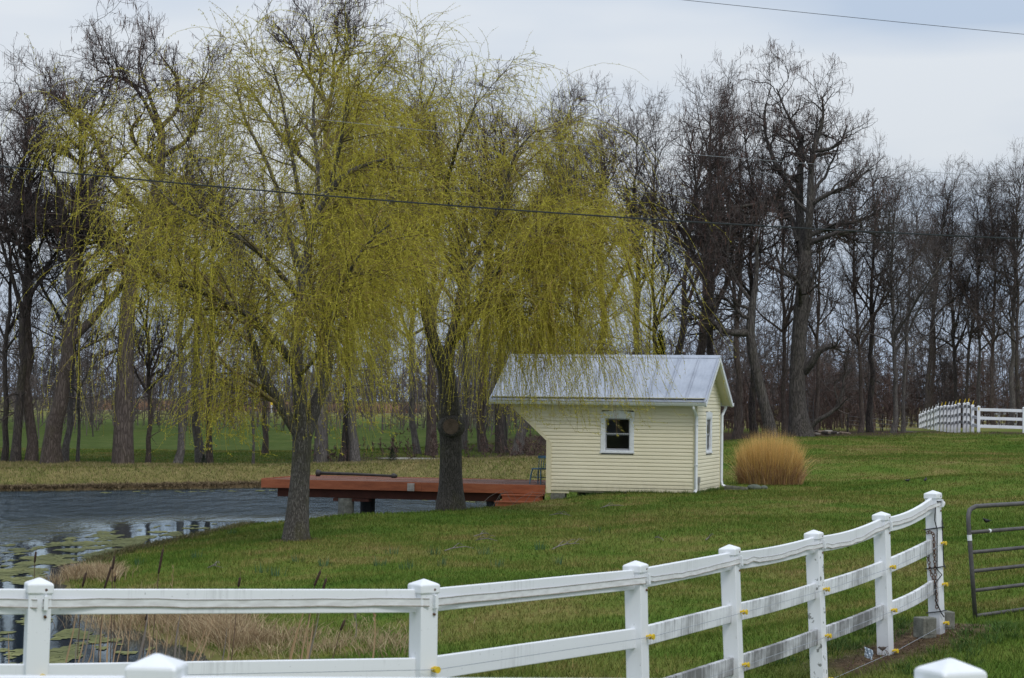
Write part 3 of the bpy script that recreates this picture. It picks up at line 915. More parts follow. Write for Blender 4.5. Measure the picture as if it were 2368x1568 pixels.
# frieze, soffit and fascia
mb = MB()
RL, RRt = XU - 0.62, 0.34      # roof ends
mb.box(((RL + RRt) / 2 , -OV / 2 - 0.01, HW - 0.02), (RRt - RL - 0.1, OV - 0.02, 0.02))
mb.build('soffit', M['soffit'], shed)
zE = HW + 0.06 - PITCHR * 0.0
def roof_z(y): 
    return HW + 0.10 + PITCHR * (DEP / 2 - abs(y - DEP / 2))
slopes = []
for sgn in (0, 1):
    mb = MB()
    y_e, y_r = (-OV, DEP / 2) if sgn == 0 else (DEP + OV, DEP / 2)
    ze, zr = roof_z(y_e), roof_z(DEP / 2)
    th = 0.035
    NPX = 28
    xsn = np.linspace(RL, RRt, NPX)
    vs, fs = [], []
    rs = np.random.RandomState(5 + sgn)
    for x_ in xsn:
        jz = rs.uniform(-0.008, 0.004)
        vs += [(x_, y_e, ze + jz), (x_, y_r, zr), (x_, y_r, zr - th), (x_, y_e, ze - th + jz)]
    for i in range(NPX - 1):
        a, b = i * 4, i * 4 + 4
        f4 = [(a, b, b + 1, a + 1), (a + 1, b + 1, b + 2, a + 2), (a + 2, b + 2, b + 3, a + 3), (a + 3, b + 3, b, a)]
        fs += f4 if sgn == 0 else [tuple(reversed(q)) for q in f4]
    fs += [(0, 1, 2, 3), tuple((NPX - 1) * 4 + q for q in (3, 2, 1, 0))]
    mb.add(vs, fs)
    # standing seams
    nrm = Vector((0, -PITCHR if sgn == 0 else PITCHR, 1)).normalized()
    for x_ in np.arange(RRt - 0.04, RL, -0.56):
        for dx in (-0.035, 0.035):
            a = Vector((x_ + dx, y_e, ze)) + nrm * 0.004; b = Vector((x_ + dx, y_r, zr)) + nrm * 0.004
            hw = 0.011
            mb.add([a - Vector((hw, 0, 0)), a + Vector((hw, 0, 0)), b + Vector((hw, 0, 0)), b - Vector((hw, 0, 0)),
                    a - Vector((hw * .5, 0, 0)) + nrm * .024, a + Vector((hw * .5, 0, 0)) + nrm * .024, b + Vector((hw * .5, 0, 0)) + nrm * .024, b - Vector((hw * .5, 0, 0)) + nrm * .024],
                   [(4, 5, 6, 7), (0, 1, 5, 4), (1, 2, 6, 5), (2, 3, 7, 6), (3, 0, 4, 7)])
    ro = mb.build('roof', M['roof'], shed)
    slopes.append(ro)
mb = MB()
zr = roof_z(DEP / 2)
mb.prism([(RL - .01, 0), (RRt + .01, 0), (RRt + .01, .01), (RL - .01, .01)], 0, 0.001) if False else None
cap_ = [(-0.13, -0.13 * PITCHR + 0.016), (0, 0.022), (0.13, -0.13 * PITCHR + 0.016), (0.13, -0.13 * PITCHR + 0.006), (0, 0.010), (-0.13, -0.13 * PITCHR + 0.006)]
vs = [(x_, DEP / 2 + y_, zr + z_) for x_ in (RL - .01, RRt + .01) for y_, z_ in cap_]
mb.add(vs, [(0, 1, 7, 6), (1, 2, 8, 7), (2, 3, 9, 8), (3, 4, 10, 9), (4, 5, 11, 10), (5, 0, 6, 11), tuple(range(5, -1, -1)), tuple(range(6, 12))])
mb.build('ridge_cap', M['roof'], slopes[0])
# rake boards and their soffits at both gable ends
for xe, nm in ((RRt - 0.03, 'rake_board'), (RL + 0.03, 'rake_board')):
    for sgn in (0, 1):
        mb = MB()
        y_e = -OV - 0.005 if sgn == 0 else DEP + OV + 0.005
        ze, zr_ = roof_z(y_e) - 0.037, roof_z(DEP / 2) - 0.037
        hgt_ = 0.13
        vs = [(xe + dx, y, z) for dx in (-0.03, 0.033) for y, z in ((y_e, ze), (DEP / 2, zr_), (DEP / 2, zr_ - hgt_ * 1.05), (y_e, ze - hgt_))]
        fs = [(0, 1, 2, 3), (7, 6, 5, 4), (0, 4, 5, 1), (1, 5, 6, 2), (2, 6, 7, 3), (3, 7, 4, 0)]
        mb.add(vs, fs)
        mb.build(nm, M['white'], shed)
        mb = MB()
        x0, x1 = (0.02, xe - 0.032) if xe > 0 else (xe + 0.032, XU + 0.1)
        zz = 0.075
        vs = [(x, y, z) for x in (x0, x1) for y, z in ((y_e, ze - zz), (DEP / 2, zr_ - zz), (DEP / 2, zr_ - zz - .012), (y_e, ze - zz - .012))]
        mb.add(vs, fs)
        mb.build('rake_soffit', M['soffit'], shed)
# porch ceiling beam on the open end
mb = MB()
mb.box((XU + 0.03, DEP / 2, HW - 0.1), (0.08, DEP - 0.2, 0.2))
mb.build('porch_beam', M['trim'], shed)
# gutters and downspouts
for sgn in (0, 1):
    mb = MB()
    y_e = -OV if sgn == 0 else DEP + OV
    d = -1 if sgn == 0 else 1
    zt = roof_z(-OV) - 0.045
    prof = [(0.0, 0.0), (0.0, -0.10), (0.075, -0.10), (0.10, -0.055), (0.115, -0.012), (0.125, 0.0), (0.118, 0.0), (0.105, -0.012), (0.09, -0.05), (0.07, -0.09), (0.01, -0.09), (0.01, 0.0)]
    n_ = len(prof)
    vs = [(x, y_e + 0.012 * d + d * a, zt + b) for x in (RL + 0.02, RRt + 0.015) for a, b in prof]
    fs = [((i + 1) % n_, i, n_ + i, n_ + (i + 1) % n_) for i in range(n_)]
    mb.add(vs, fs)
    # end caps
    for x in (RL + 0.02, RRt + 0.015):
        mb.box((x, y_e + d * 0.06, zt - 0.055), (0.006, 0.10, 0.085))
    g = mb.build('gutter', M['white'], shed)
mb = MB()
mb.tube([(-0.0 - 0.02, -OV - .05, roof_z(-OV) - .15), (-0.01, -OV - .05, roof_z(-OV) - .2), (0.02, -0.08, roof_z(-OV) - 0.44), (0.02, -0.075, 0.25), (0.02, -0.075, 0.09), (0.0, -0.14, 0.02)], 0.045, 4)
mb.box((0.02, -0.075, 0.78), (0.10, 0.09, 0.015)); mb.box((0.02, -0.075, 1.9), (0.10, 0.09, 0.015))
mb.build('downspout', M['white'], shed)
mb = MB()
mb.tube([(0.12, DEP + OV + .04, roof_z(-OV) - .15), (0.12, DEP + OV, roof_z(-OV) - .2), (0.06, DEP + 0.07, roof_z(-OV) - 0.42), (0.06, DEP + 0.06, 0.22), (0.09, DEP + 0.05, 0.1), (0.24, DEP + .0, 0.03)], 0.045, 4)
mb.build('downspout', M['white'], shed)
mb = MB()   # electric box and conduit near the corner
mb.box((0.06, 0.20, 0.36), (0.05, 0.11, 0.17)); mb.tube([(0.055, 0.20, 0.28), (0.055, 0.20, -0.05)], 0.018, 8)
mb.build('meter_box', pm('grey_box', [(0.3, L(.22, .22, .21)), (0.7, L(.33, .33, .32))], 8), shed)
# windows
def window(parent, tf, w, z0, z1, sash_mat):
    """tf(s, out, z); s from 0..w"""
    def bx(mb, s0, s1, o0, o1, a, b):
        vs = [tf(s, o_, z) for z in (a, b) for o_ in (o0, o1) for s in (s0, s1)]
        mb.add(vs, [(0, 2, 3, 1), (4, 5, 7, 6), (0, 1, 5, 4), (2, 6, 7, 3), (0, 4, 6, 2), (1, 3, 7, 5)])
    mb = MB()
    T, Tp = 0.095, 0.15
    bx(mb, 0, T, -0.02, .035, z0 + .05, z1 - Tp); bx(mb, w - T, w, -0.02, .035, z0 + .05, z1 - Tp)
    n_ = 2
    ph = 0.035                      # peaked head board
    vs = [tf(s, o_, z) for o_ in (-0.02, .038) for s, z in ((-.005, z1 - Tp), (w + .005, z1 - Tp), (w + .005, z1 - .004), (w / 2, z1 + ph), (-.005, z1 - .004))]
    mb.add(vs, [(0, 1, 2, 3, 4), (9, 8, 7, 6, 5)] + [((i + 1) % 5, i, 5 + i, 5 + (i + 1) % 5) for i in range(5)])
    bx(mb, -.015, w + .015, -.02, .055, z0, z0 + .05)
    fr_ = mb.build('window', M['white'], parent)
    # inner frame
    mb = MB()
    a0, a1, b0, b1 = T, w - T, z0 + .05, z1 - Tp
    bx(mb, a0, a0 + .035, -.05, .022, b0, b1); bx(mb, a1 - .035, a1, -.05, .022, b0, b1)
    bx(mb, a0 + .035, a1 - .035, -.05, .022, b1 - .04, b1); bx(mb, a0 + .035, a1 - .035, -.05, .026, b0, b0 + .035)
    mb.build('frame', M['white'], fr_)
    a0 += .036; a1 -= .036; b1 -= .041; b0 += .036
    zm = (b0 + b1) / 2
    for nm, lo_, hi_, o_ in (('upper', zm, b1, -.005), ('lower', b0, zm + .002, -.028)):
        mb = MB()
        t_ = .028
        bx(mb, a0, a0 + t_, o_ - .015, o_, lo_, hi_); bx(mb, a1 - t_, a1, o_ - .015, o_, lo_, hi_)
        bx(mb, a0 + t_, a1 - t_, o_ - .015, o_, lo_, lo_ + (.036 if nm == 'upper' else .045)); bx(mb, a0 + t_, a1 - t_, o_ - .015, o_, hi_ - t_, hi_)
        mb.build('sash', sash_mat, fr_)
        mb = MB()
        mb.add([tf(a0 + t_, o_ - .008, lo_ + .03), tf(a1 - t_, o_ - .008, lo_ + .03), tf(a1 - t_, o_ - .008, hi_ - t_), tf(a0 + t_, o_ - .008, hi_ - t_)], [(0, 1, 2, 3)])
        mb.build('pane', M['glass'], fr_)
    return fr_
gt = NT('window_glass')
tr = gt.n('ShaderNodeBsdfTransparent'); tr.inputs[0].default_value = L(.72, .76, .8)
gl = gt.n('ShaderNodeBsdfGlossy'); gl.inputs['Roughness'].default_value = 0.03
fr_n = gt.n('ShaderNodeFresnel'); fr_n.inputs[0].default_value = 1.32
mx = gt.n('ShaderNodeMixShader')
gt.l(fr_n.outputs[0], mx.inputs[0]); gt.l(tr.outputs[0], mx.inputs[1]); gt.l(gl.outputs[0], mx.inputs[2])
gt.l(mx.outputs[0], gt.t.nodes['Material Output'].inputs['Surface'])
M['glass'] = gt.m
window(shed, lambda s, o_, z: (wx0 + s, -o_, z), wx1 - wx0, wz0, wz1, M['sash'])
window(shed, lambda s, o_, z: (o_, gy0 + s, z), gy1 - gy0, wz0, wz1, M['sash'])
# piers and crawl space under the shed
for (x_, y_) in ((XL + 0.32, 0.12), (XL + 0.3, DEP - .3), (-0.6, 0.2), (-0.6, DEP - .3), (XL / 2, DEP - .3)):
    mb = MB()
    mb.box((x_, y_, -0.35), (0.42, 0.22, 0.62))
    mb.build('pier', M['concrete'], shed)
mb = MB()
mb.box((XL / 2, DEP / 2, -0.03), (-XL - .2, DEP - .16, 0.05))
mb.box((XL + .32, 0.02, -0.045), (0.66, 0.03, 0.09))
mb.build('floor_frame', M['trim'], shed)
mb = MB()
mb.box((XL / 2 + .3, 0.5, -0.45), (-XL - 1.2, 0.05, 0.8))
mb.build('crawl_space_shade', M['dark'], shed)  # added near-black sheet, stands in for the shade under the floor
# wicker chairs seen through the window
def wchair(x_, y_, rz, label):
    t = thing('wicker_chair', label, 'chair', W0 + ux * x_ + uy * y_ + Vector((0, 0, 0.06)), rz)
    mb = MB()
    mb.tube([(-.27, .25, .42), (-.29, .28, .8), (-.22, .3, .93), (0, .31, .96), (.22, .3, .93), (.29, .28, .8), (.27, .25, .42)], .02, 6)
    for k in range(9):
        a = -.26 + k * .065
        mb.tube([(a, .26, .42), (a * 1.05 + .06, .29, .68), (a * .9, .305, .93)], .006, 4)
        mb.tube([(a, .26, .42), (a * 1.05 - .06, .292, .68), (a * .9, .307, .93)], .006, 4)
    mb.build('backrest', M['wicker'], t)
    mb = MB(); mb.box((0, 0, .40), (.56, .52, .05)); mb.build('seat', M['wicker'], t)
    for a in (-.25, .25):
        mb = MB(); mb.tube([(a, -.24, .42), (a * 1.15, -.22, .62), (a * 1.15, .1, .66), (a * 1.08, .27, .72)], .018, 6); mb.build('armrest', M['wicker'], t)
        for b in (-.22, .24):
            mb = MB(); mb.tube([(a, b, .40), (a * 1.05, b * 1.05, 0)], .02, 6); mb.build('leg', M['wicker'], t)
    return t
wchair(wx0 + 0.28, 0.75, -PHI + R_(60), 'white wicker chair with curved back at the left of the shed window')
wchair(wx1 - 0.22, 0.95, -PHI + R_(190), 'white lattice chair back at the right of the shed window')

# ------------------------------------------------------------------ deck
ZD = -0.02 + sz_at(1121, XL - 0.03)
XD = sx_at(609, ZD)
DDEP = 3.9
deck = thing('wooden_deck', 'low red brown wooden deck reaching from the shed out over the pond', 'deck', W0, -PHI)
mb = MB()
rs = np.random.RandomState(3)
nb_ = int(DDEP / 0.145)
for k in range(nb_):
    y_ = -0.04 + (k + .5) * DDEP / nb_
    cuts = sorted([XD, XL - 0.03] + list(rs.uniform(XD + 1, XL - 1, 2)))
    for a, b in zip(cuts[:-1], cuts[1:]):
        mb.box(((a + b) / 2, y_, ZD - .02 + rs.uniform(-.003, .003)), (b - a - .006, DDEP / nb_ - .009, .04), M=Matrix.Rotation(rs.uniform(-.004, .004), 3, 'Y'))
mb.build('boards', M['deck_top'], deck)
def dbox(nm, x0, x1, y0, y1, z0, z1, m, bev=0.006):
    mb = MB(); mb.box(((x0 + x1) / 2, (y0 + y1) / 2, (z0 + z1) / 2), (x1 - x0, y1 - y0, z1 - z0)); return mb.build(nm, m, deck, bevel=bev)
dbox('fascia', XD - .04, sx_at(1690 * .5778, ZD), -.085, -.045, ZD - .245, ZD + .012, M['deck_paint'])
dbox('fascia', sx_at(1690 * .5778, ZD) + .004, XL - .03, -.083, -.045, ZD - .25, ZD + .010, M['deck_paint'])
dbox('fascia', XD - .045, XD - .005, -.044, DDEP - .04, ZD - .245, ZD + .030, M['deck_paint'])
dbox('fascia', XD - .04, XL - .03, DDEP - .035, DDEP + .005, ZD - .245, ZD + .012, M['deck_paint'])
xb = sx_at(638, ZD - .3)
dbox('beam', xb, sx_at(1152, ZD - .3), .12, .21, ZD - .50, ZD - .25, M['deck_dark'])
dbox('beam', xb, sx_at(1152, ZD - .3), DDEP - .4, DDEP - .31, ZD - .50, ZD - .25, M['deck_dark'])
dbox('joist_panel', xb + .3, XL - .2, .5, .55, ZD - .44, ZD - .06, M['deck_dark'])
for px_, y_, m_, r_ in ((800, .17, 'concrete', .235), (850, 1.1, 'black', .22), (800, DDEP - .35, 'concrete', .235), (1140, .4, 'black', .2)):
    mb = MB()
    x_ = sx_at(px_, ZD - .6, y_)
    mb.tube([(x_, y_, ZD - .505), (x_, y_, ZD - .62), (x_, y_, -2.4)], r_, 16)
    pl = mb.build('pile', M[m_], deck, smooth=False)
    if px_ == 800 and y_ < 1:
        mb = MB(); mb.box((x_ + .18, y_ + .05, ZD - .55), (1.1, .3, .085)); mb.build('pile_cap', M['deck_dark'], deck)
mb = MB()   # small white junction box on the fascia
x_ = sx_at(953, ZD - .1)
mb.box((x_, -.125, ZD - .13), (.20, .08, .22)); mb.box((x_, -.17, ZD - .13), (.13, .012, .14)); mb.box((x_ - .02, -.178, ZD - .09), (.035, .01, .03))
mb.build('junction_box', pm('pale_box', [(0.3, L(.28, .25, .22)), (0.7, L(.42, .39, .36))], 8), deck, bevel=.008)
# two box steps at the shed end
xs0, xs1 = sx_at(1157, 0.1, -.5), XL - .06
steps = thing('deck_steps', 'red painted box steps at the end of the deck beside the shed', 'steps', W0, -PHI)
for z1_, y0_, y1_, x0_ in ((ZD - .26, -.46, -.09, xs0), (ZD - .44, -.80, -.09, xs0 - .1)):
    mb = MB(); mb.box(((x0_ + xs1) / 2, (y0_ + y1_) / 2, z1_ - .02), (xs1 - x0_, y1_ - y0_, .04)); mb.build('tread', M['deck_paint'], steps, bevel=.006)
    mb = MB(); mb.box(((x0_ + xs1) / 2, y0_ + .04, z1_ - .29), (xs1 - x0_ - .06, .03, .495)); mb.build('riser', M['deck_paint'], steps)
for x_ in (xs0 + .05, xs1 - .05):
    mb = MB(); mb.prism([(0, 0), (1, 0), (1, 1), (0, 1)], 0, 1) if False else mb.box((x_, -.26, ZD - .58), (.035, .34, .54)); mb.build('stringer', M['deck_paint'], steps)
# black pipe lying along the far side of the deck
def deckp(px, y_, dz=0.0):
    return W0 + ux * sx_at(px, ZD, y_) + uy * y_ + Vector((0, 0, ZD + dz))
a, b = deckp(737, 3.2, .10), deckp(906, 3.1, .065)
pipe = thing('drain_pipe', 'long black pipe with flared end lying on the far side of the deck', 'pipe', a)
mb = MB(); mb.tube([Vector((0, 0, 0)), (b - a) * .5 + Vector((0, 0, .01)), b - a], [.05, .046, .036], 12); mb.build('tube', M['pipe'], pipe, smooth=True)
d_ = (b - a).normalized()
mb = MB(); mb.tube([-d_ * .07, -d_ * .06, d_ * .02, d_ * .07], [.11, .115, .10, .062], 14); mb.build('flange', M['pipe'], pipe, smooth=True)
mb = MB(); mb.tube([b - a - d_ * .01, b - a + d_ * .05, b - a + d_ * .16], [.062, .09, .045], 12); mb.build('end_cap', M['pipe'], pipe, smooth=True)

# ------------------------------------------------------------------ blue chair on the deck
def blue_chair():
    x_, y_ = sx_at(1247, ZD + .3, .8), .8
    t = thing('wooden_chair', 'worn blue wooden spindle back chair on the deck against the shed', 'chair', W0 + ux * x_ + uy * y_ + Vector((0, 0, ZD)), -PHI + R_(-22))
    bm_ = M['blue_paint']
    mb = MB()
    n_ = 20
    ring = [(.23 * math.cos(2 * PI * k / n_) * (1.0 + .06 * math.cos(4 * PI * k / n_)), .22 * math.sin(2 * PI * k / n_)) for k in range(n_)]
    vs = [(x, y, .43) for x, y in ring] + [(x * 1.02, y * 1.02, .455) for x, y in ring] + [(x * .93, y * .93, .465) for x, y in ring]
    mb.add(vs, [tuple(range(n_ - 1, -1, -1)), tuple(range(2 * n_, 3 * n_))] + [(r * n_ + k, r * n_ + (k + 1) % n_, (r + 1) * n_ + (k + 1) % n_, (r + 1) * n_ + k) for r in (0, 1) for k in range(n_)])
    mb.build('seat', bm_, t)
    for sx_ in (-1, 1):
        for sy_ in (-1, 1):
            mb = MB(); mb.tube([(sx_ * .15, sy_ * .14, .435), (sx_ * .175, sy_ * .17, .27), (sx_ * .20, sy_ * .20, .02), (sx_ * .20, sy_ * .20, 0)], [.017, .023, .015, .015], 8); mb.build('leg', bm_, t)
    for sx_ in (-1, 1):
        mb = MB(); mb.tube([(sx_ * .183, -.18, .20), (sx_ * .183, .18, .20)], .011, 6); mb.build('stretcher', bm_, t)
    mb = MB(); mb.tube([(-.183, 0, .20), (.183, 0, .20)], .011, 6); mb.build('stretcher', bm_, t)
    for k in range(5):
        a = -.17 + k * .085
        mb = MB(); mb.tube([(a * .9, .17, .455), (a, .20, .6), (a * 1.08, .235, .76)], [.010, .013, .009], 6); mb.build('spindle', bm_, t)
    mb = MB()
    pts = [(-.22, .20), (-.12, .235), (0, .245), (.12, .235), (.22, .20)]
    for (x0, y0), (x1, y1) in zip(pts[:-1], pts[1:]):
        mb.add([(x0, y0, .745), (x1, y1, .745), (x1, y1 + .02, .82), (x0, y0 + .02, .82), (x0, y0 + .022, .745), (x1, y1 + .022, .745), (x1, y1 + .042, .82), (x0, y0 + .042, .82)],
               [(0, 1, 2, 3), (7, 6, 5, 4), (3, 2, 6, 7), (1, 0, 4, 5), (0, 3, 7, 4), (2, 1, 5, 6)])
    mb.build('top_rail', bm_, t)
blue_chair()
gs = [tuple((W0 + ux * a + uy * b)[:2]) for a, b in [(XL + .7, -.05), (XL / 2, -.06), (0.05, -.06), (.08, DEP / 2), (.10, DEP)]]
green_t = twig('unmown_green', [(0.0, L(.035, .085, .014)), (.7, L(.075, .135, .024)), (1.0, L(.17, .16, .06))])
dry_patch('grass_tufts', along(gs, 170, .04, 71), 'unmown grass along the foot of the shed walls', .06, .17, .012, 72, .05, m=green_t, lean=(.1, .7), per=16)
for k_, (tx, ty, r_) in enumerate(((-4.68, 47, .34), (-1.58, 56, .38))):
    ring = [(tx + r_ * math.cos(a), ty + r_ * math.sin(a)) for a in np.linspace(0, 2 * PI, 13)]
    dry_patch('grass_tufts', along(ring, 46, .05, 73 + k_), ('dry grass and leaves round the nearer willow trunk', 'dry grass and leaves round the second willow trunk')[k_], .03, .13, .012, 75 + k_, .08, lean=(.3, 1.6), per=14,
              m=twig('trunk_litter', [(0.0, L(.05, .075, .016)), (.5, L(.12, .075, .042)), (1.0, L(.26, .17, .10))]))
#@@SHEDEND
# ------------------------------------------------------------------ white fences
def post_mesh(w, h):
    mb = MB()
    mb.box((0, 0, h / 2), (w, w, h))
    return mb
def cap_mesh(w):
    mb = MB()
    a = w / 2 + .009
    vs = [(-a, -a, -.055), (a, -a, -.055), (a, a, -.055), (-a, a, -.055), (-a, -a, 0), (a, -a, 0), (a, a, 0), (-a, a, 0), (0, 0, .034)]
    mb.add(vs, [(0, 1, 5, 4), (1, 2, 6, 5), (2, 3, 7, 6), (3, 0, 4, 7), (4, 5, 8), (5, 6, 8), (6, 7, 8), (7, 4, 8), (3, 2, 1, 0)])
    return mb
PW = 0.127
POST_ME = None
def frame_of(top, base, xdir):
    z = (top - base).normalized()
    x = (xdir - z * xdir.dot(z)).normalized()
    y = z.cross(x)
    return Matrix(((x.x, y.x, z.x), (x.y, y.y, z.y), (x.z, y.z, z.z)))
def set_mx(o, m3, loc, parent):
    o.parent = parent
    o.matrix_parent_inverse = Matrix.Identity(4)
    base = Matrix.Translation(Vector(loc) - parent.location) @ m3.to_4x4()
    o.matrix_local = base
    LM[o.name] = base.copy()
def add_bevel(o, w=.006):
    m = o.modifiers.new('bevel', 'BEVEL'); m.width, m.segments, m.limit_method = w, 2, 'ANGLE'
CAPS = {}
LM = {}
def make_post(fence, top, base, xdir, w=PW, mat_='post_vinyl'):
    h = (top - base).length - .034
    m3 = frame_of(top, base, xdir)
    o = link('post', post_mesh(w, h + .25).mesh('post', M[mat_]), None)
    set_mx(o, m3, base - (top - base).normalized() * .25, fence)
    add_bevel(o)
    if w not in CAPS: CAPS[w] = cap_mesh(w).mesh('cap', M['vinyl'])
    c = link('cap', CAPS[w], o)
    c.location = (0, 0, h + .25)
    add_bevel(c, .008)
    return o
def make_rail(fence, a, b, mat_, hgt=.14, th=.04, sag=0.0, up=Vector((0, 0, 1)), bulge=0.0):
    """rail from a to b (centre lines), local x along it"""
    d = b - a
    Ln = d.length
    x = d.normalized(); y = up.cross(x).normalized(); z = x.cross(y)
    m3 = Matrix(((x.x, y.x, z.x), (x.y, y.y, z.y), (x.z, y.z, z.z)))
    mb = MB()
    ns_ = 8 if (sag or bulge) else 1
    vs = []
    for i in range(ns_ + 1):
        t = i / ns_
        sg = -4 * sag * t * (1 - t); bl = 4 * bulge * t * (1 - t)
        vs += [(t * Ln, -th / 2 + bl, -hgt / 2 + sg), (t * Ln, th / 2 + bl, -hgt / 2 + sg), (t * Ln, th / 2 + bl, hgt / 2 + sg), (t * Ln, -th / 2 + bl, hgt / 2 + sg)]
    fs = [(0, 1, 2, 3), tuple(ns_ * 4 + k for k in (3, 2, 1, 0))]
    for i in range(ns_):
        for k in range(4):
            p, q = i * 4 + k, i * 4 + (k + 1) % 4
            fs.append((q, p, p + 4, q + 4))
    mb.add(vs, fs)
    o = link('rail', mb.mesh('rail', M[mat_]), None)
    set_mx(o, m3, a, fence)
    add_bevel(o, .005)
    return o
def insulator(fence_post, loc, out_dir):
    """yellow spool insulator in post-local coordinates"""
    mb = MB()
    p = Vector(loc); d = Vector(out_dir)
    mb.tube([p, p + d * .02, p + d * .021, p + d * .032, p + d * .033, p + d * .045, p + d * .046, p + d * .058], [.012, .012, .020, .020, .012, .012, .021, .021], 10)
    mb.build('insulator', M['yellow'], fence_post)

PH = 1.43
FP = [  # px of the cap peak, py, pixels per metre, lean of the image line, material
    (-820, 1330, 425, -.05, 'post_vinyl'), (91, 1334, 415, -.040, 'post_vinyl'), (980, 1337, 379, -.012, 'post_vinyl'), (1469, 1295, 323, .020, 'post_vinyl'),
    (1686, 1258, 288, .036, 'post_vinyl'), (1880.5, 1224, 254, .038, 'post_lichen'), (2037, 1182, 236, .03, 'post_vinyl'), (2156, 1133, 225, .03, 'post_vinyl')]
tops, bases = [], []
for px_, py_, pm_, ln_, _ in FP:
    dep = F / pm_
    t_ = U(px_, py_, dep)
    hpx = pm_ * PH
    b_ = U(px_ + ln_ * hpx, py_ + hpx, dep)
    tops.append(t_); bases.append(b_)
fence = thing('rail_fence', 'white three rail vinyl fence curving across the foreground to the open gate', 'fence', (bases[2].x, bases[2].y, gz(bases[2].x, bases[2].y)))
posts = []
for i, (px_, py_, pm_, ln_, mt) in enumerate(FP):
    if i == 0: d_ = tops[1] - tops[0]
    elif i == 2: d_ = (tops[3] - tops[2]).normalized() * .35 + (tops[2] - tops[1]).normalized() * .75
    elif i == len(FP) - 1: d_ = tops[i] - tops[i - 1]
    else: d_ = (tops[i + 1] - tops[i]).normalized() * .6 + (tops[i] - tops[i - 1]).normalized() * .4
    d_.z = 0
    posts.append(make_post(fence, tops[i], bases[i], d_.normalized(), PW, mt))
def along_post(i, dist): 
    return tops[i] + (bases[i] - tops[i]).normalized() * dist
RC = [.034 + .068 + .035, .034 + .068 + .035 + .415, .034 + .068 + .035 + .83]
mats = {0: ['rail_clean', 'rail_clean', 'rail_clean'], 1: ['rail_clean', 'rail_clean', 'rail_mid'], 2: ['rail_clean', 'rail_clean', 'rail_mid'], 3: ['rail_clean', 'rail_mid', 'rail_dirty'],
        4: ['rail_clean', 'rail_mid', 'rail_dirty'], 5: ['rail_clean', 'rail_mid', 'rail_dirty'], 6: ['rail_clean', 'rail_mid', 'rail_mid']}
sags = {5: [.035, .012, .012], 6: [.045, .01, .03], 4: [.02, .012, .01]}
outn = []
for i in range(len(FP) - 1):
    d_ = (tops[i + 1] - tops[i]); d_.z = 0; d_.normalize()
    nrm_ = Vector((d_.y, -d_.x, 0))      # towards the camera side
    outn.append(nrm_)
    for k in range(3):
        make_rail(fence, along_post(i, RC[k]), along_post(i + 1, RC[k]), mats[i][k], sag=sags.get(i, [0, 0, 0])[k])
# woven tape along the top rail, with its two edge cords
rs = np.random.RandomState(12)
def tape_pts(i, off):
    a, b = along_post(i, RC[0] + off), along_post(i + 1, RC[0] + off)
    n_ = 14
    sg = {0: .0, 1: .004, 2: .012, 3: .03, 4: .035, 5: .075, 6: .045}[i]
    amp = {0: .001, 1: .0015, 2: .0015, 3: .003, 4: .005, 5: .006, 6: .003}[i]
    o0, o1 = .075, .075
    out_ = []
    r2 = np.random.RandomState(i * 7 + 1)
    for k in range(n_ + 1):
        t = k / n_
        p = a.lerp(b, t) + outn[i] * (.078 - .05 * min(1, 8 * t * (1 - t)))
        if i == 0 or i == 1: p = a.lerp(b, t) + outn[i] * (.078 - .053 * min(1, 10 * t * (1 - t)))
        p.z -= sg * 4 * t * (1 - t) + r2.normal(0, amp)
        out_.append(p)
    return out_
mb = MB(); mc = MB()
for i in range(len(FP) - 1):
    up_, dn_ = tape_pts(i, -.018), tape_pts(i, .026)
    if i >= 3:
        dn_ = [u_.lerp(d_, .8) for u_, d_ in zip(up_, dn_)]
    loc0 = fence.location
    mb.add([p - loc0 for q in zip(up_, dn_) for p in q], [(2 * k, 2 * k + 1, 2 * k + 3, 2 * k + 2) for k in range(len(up_) - 1)])
    for e_ in (up_, dn_):
        mc.tube([p - loc0 + outn[i] * .002 for p in e_], (.0022 if e_ is up_ else .0042) if i < 3 else (.0016 if e_ is up_ else .003), 5, caps=False)
tp = mb.build('tape', M['tape'], fence)
mc.build('tape_cord', M['tape_cord'], tp)
# clips, insulators and the two plain wires
IZ = [.545, .965, 1.36]
ins_w = {0: [], 1: [], 2: []}
for i in range(len(FP)):
    po = posts[i]
    inv = (Matrix.Translation(Vector(fence.location)) @ LM[po.name]).inverted()
    on_ = outn[min(i, len(outn) - 1)]
    ctr = along_post(i, RC[0])
    yl = inv.to_3x3() @ on_
    face = Vector((0, -1, 0)) if yl.y < 0 else Vector((0, 1, 0))
    hx = PW / 2 * .45
    mb = MB()
    c_ = inv @ ctr
    mb.box((hx, face.y * (PW / 2 + .012), c_.z + .0), (.016, .024, .085)); mb.box((hx, face.y * (PW / 2 + .03), c_.z), (.022, .010, .075))
    mb.build('tape_clip', M['vinyl'], po)
    for dz in (.075, -.075):
        mb = MB(); mb.tube([(hx, face.y * PW / 2, c_.z + dz), (hx + .003, face.y * (PW / 2 + .012), c_.z + dz - .005)], .008, 6); mb.build('screw', M['rust'], po)
    for k in range(3):
        p = inv @ along_post(i, IZ[k])
        q = Vector((hx * .9, face.y * PW / 2, p.z))
        insulator(po, q, face)
        wp = Matrix.Translation(Vector(fence.location)) @ LM[po.name] @ (q + face * .039)
        ins_w[k].append(wp - Vector(fence.location))
for k in range(3):
    mb = MB(); mb.tube(ins_w[k], .0022, 5); mb.build('wire', M['steel_wire'], fence)

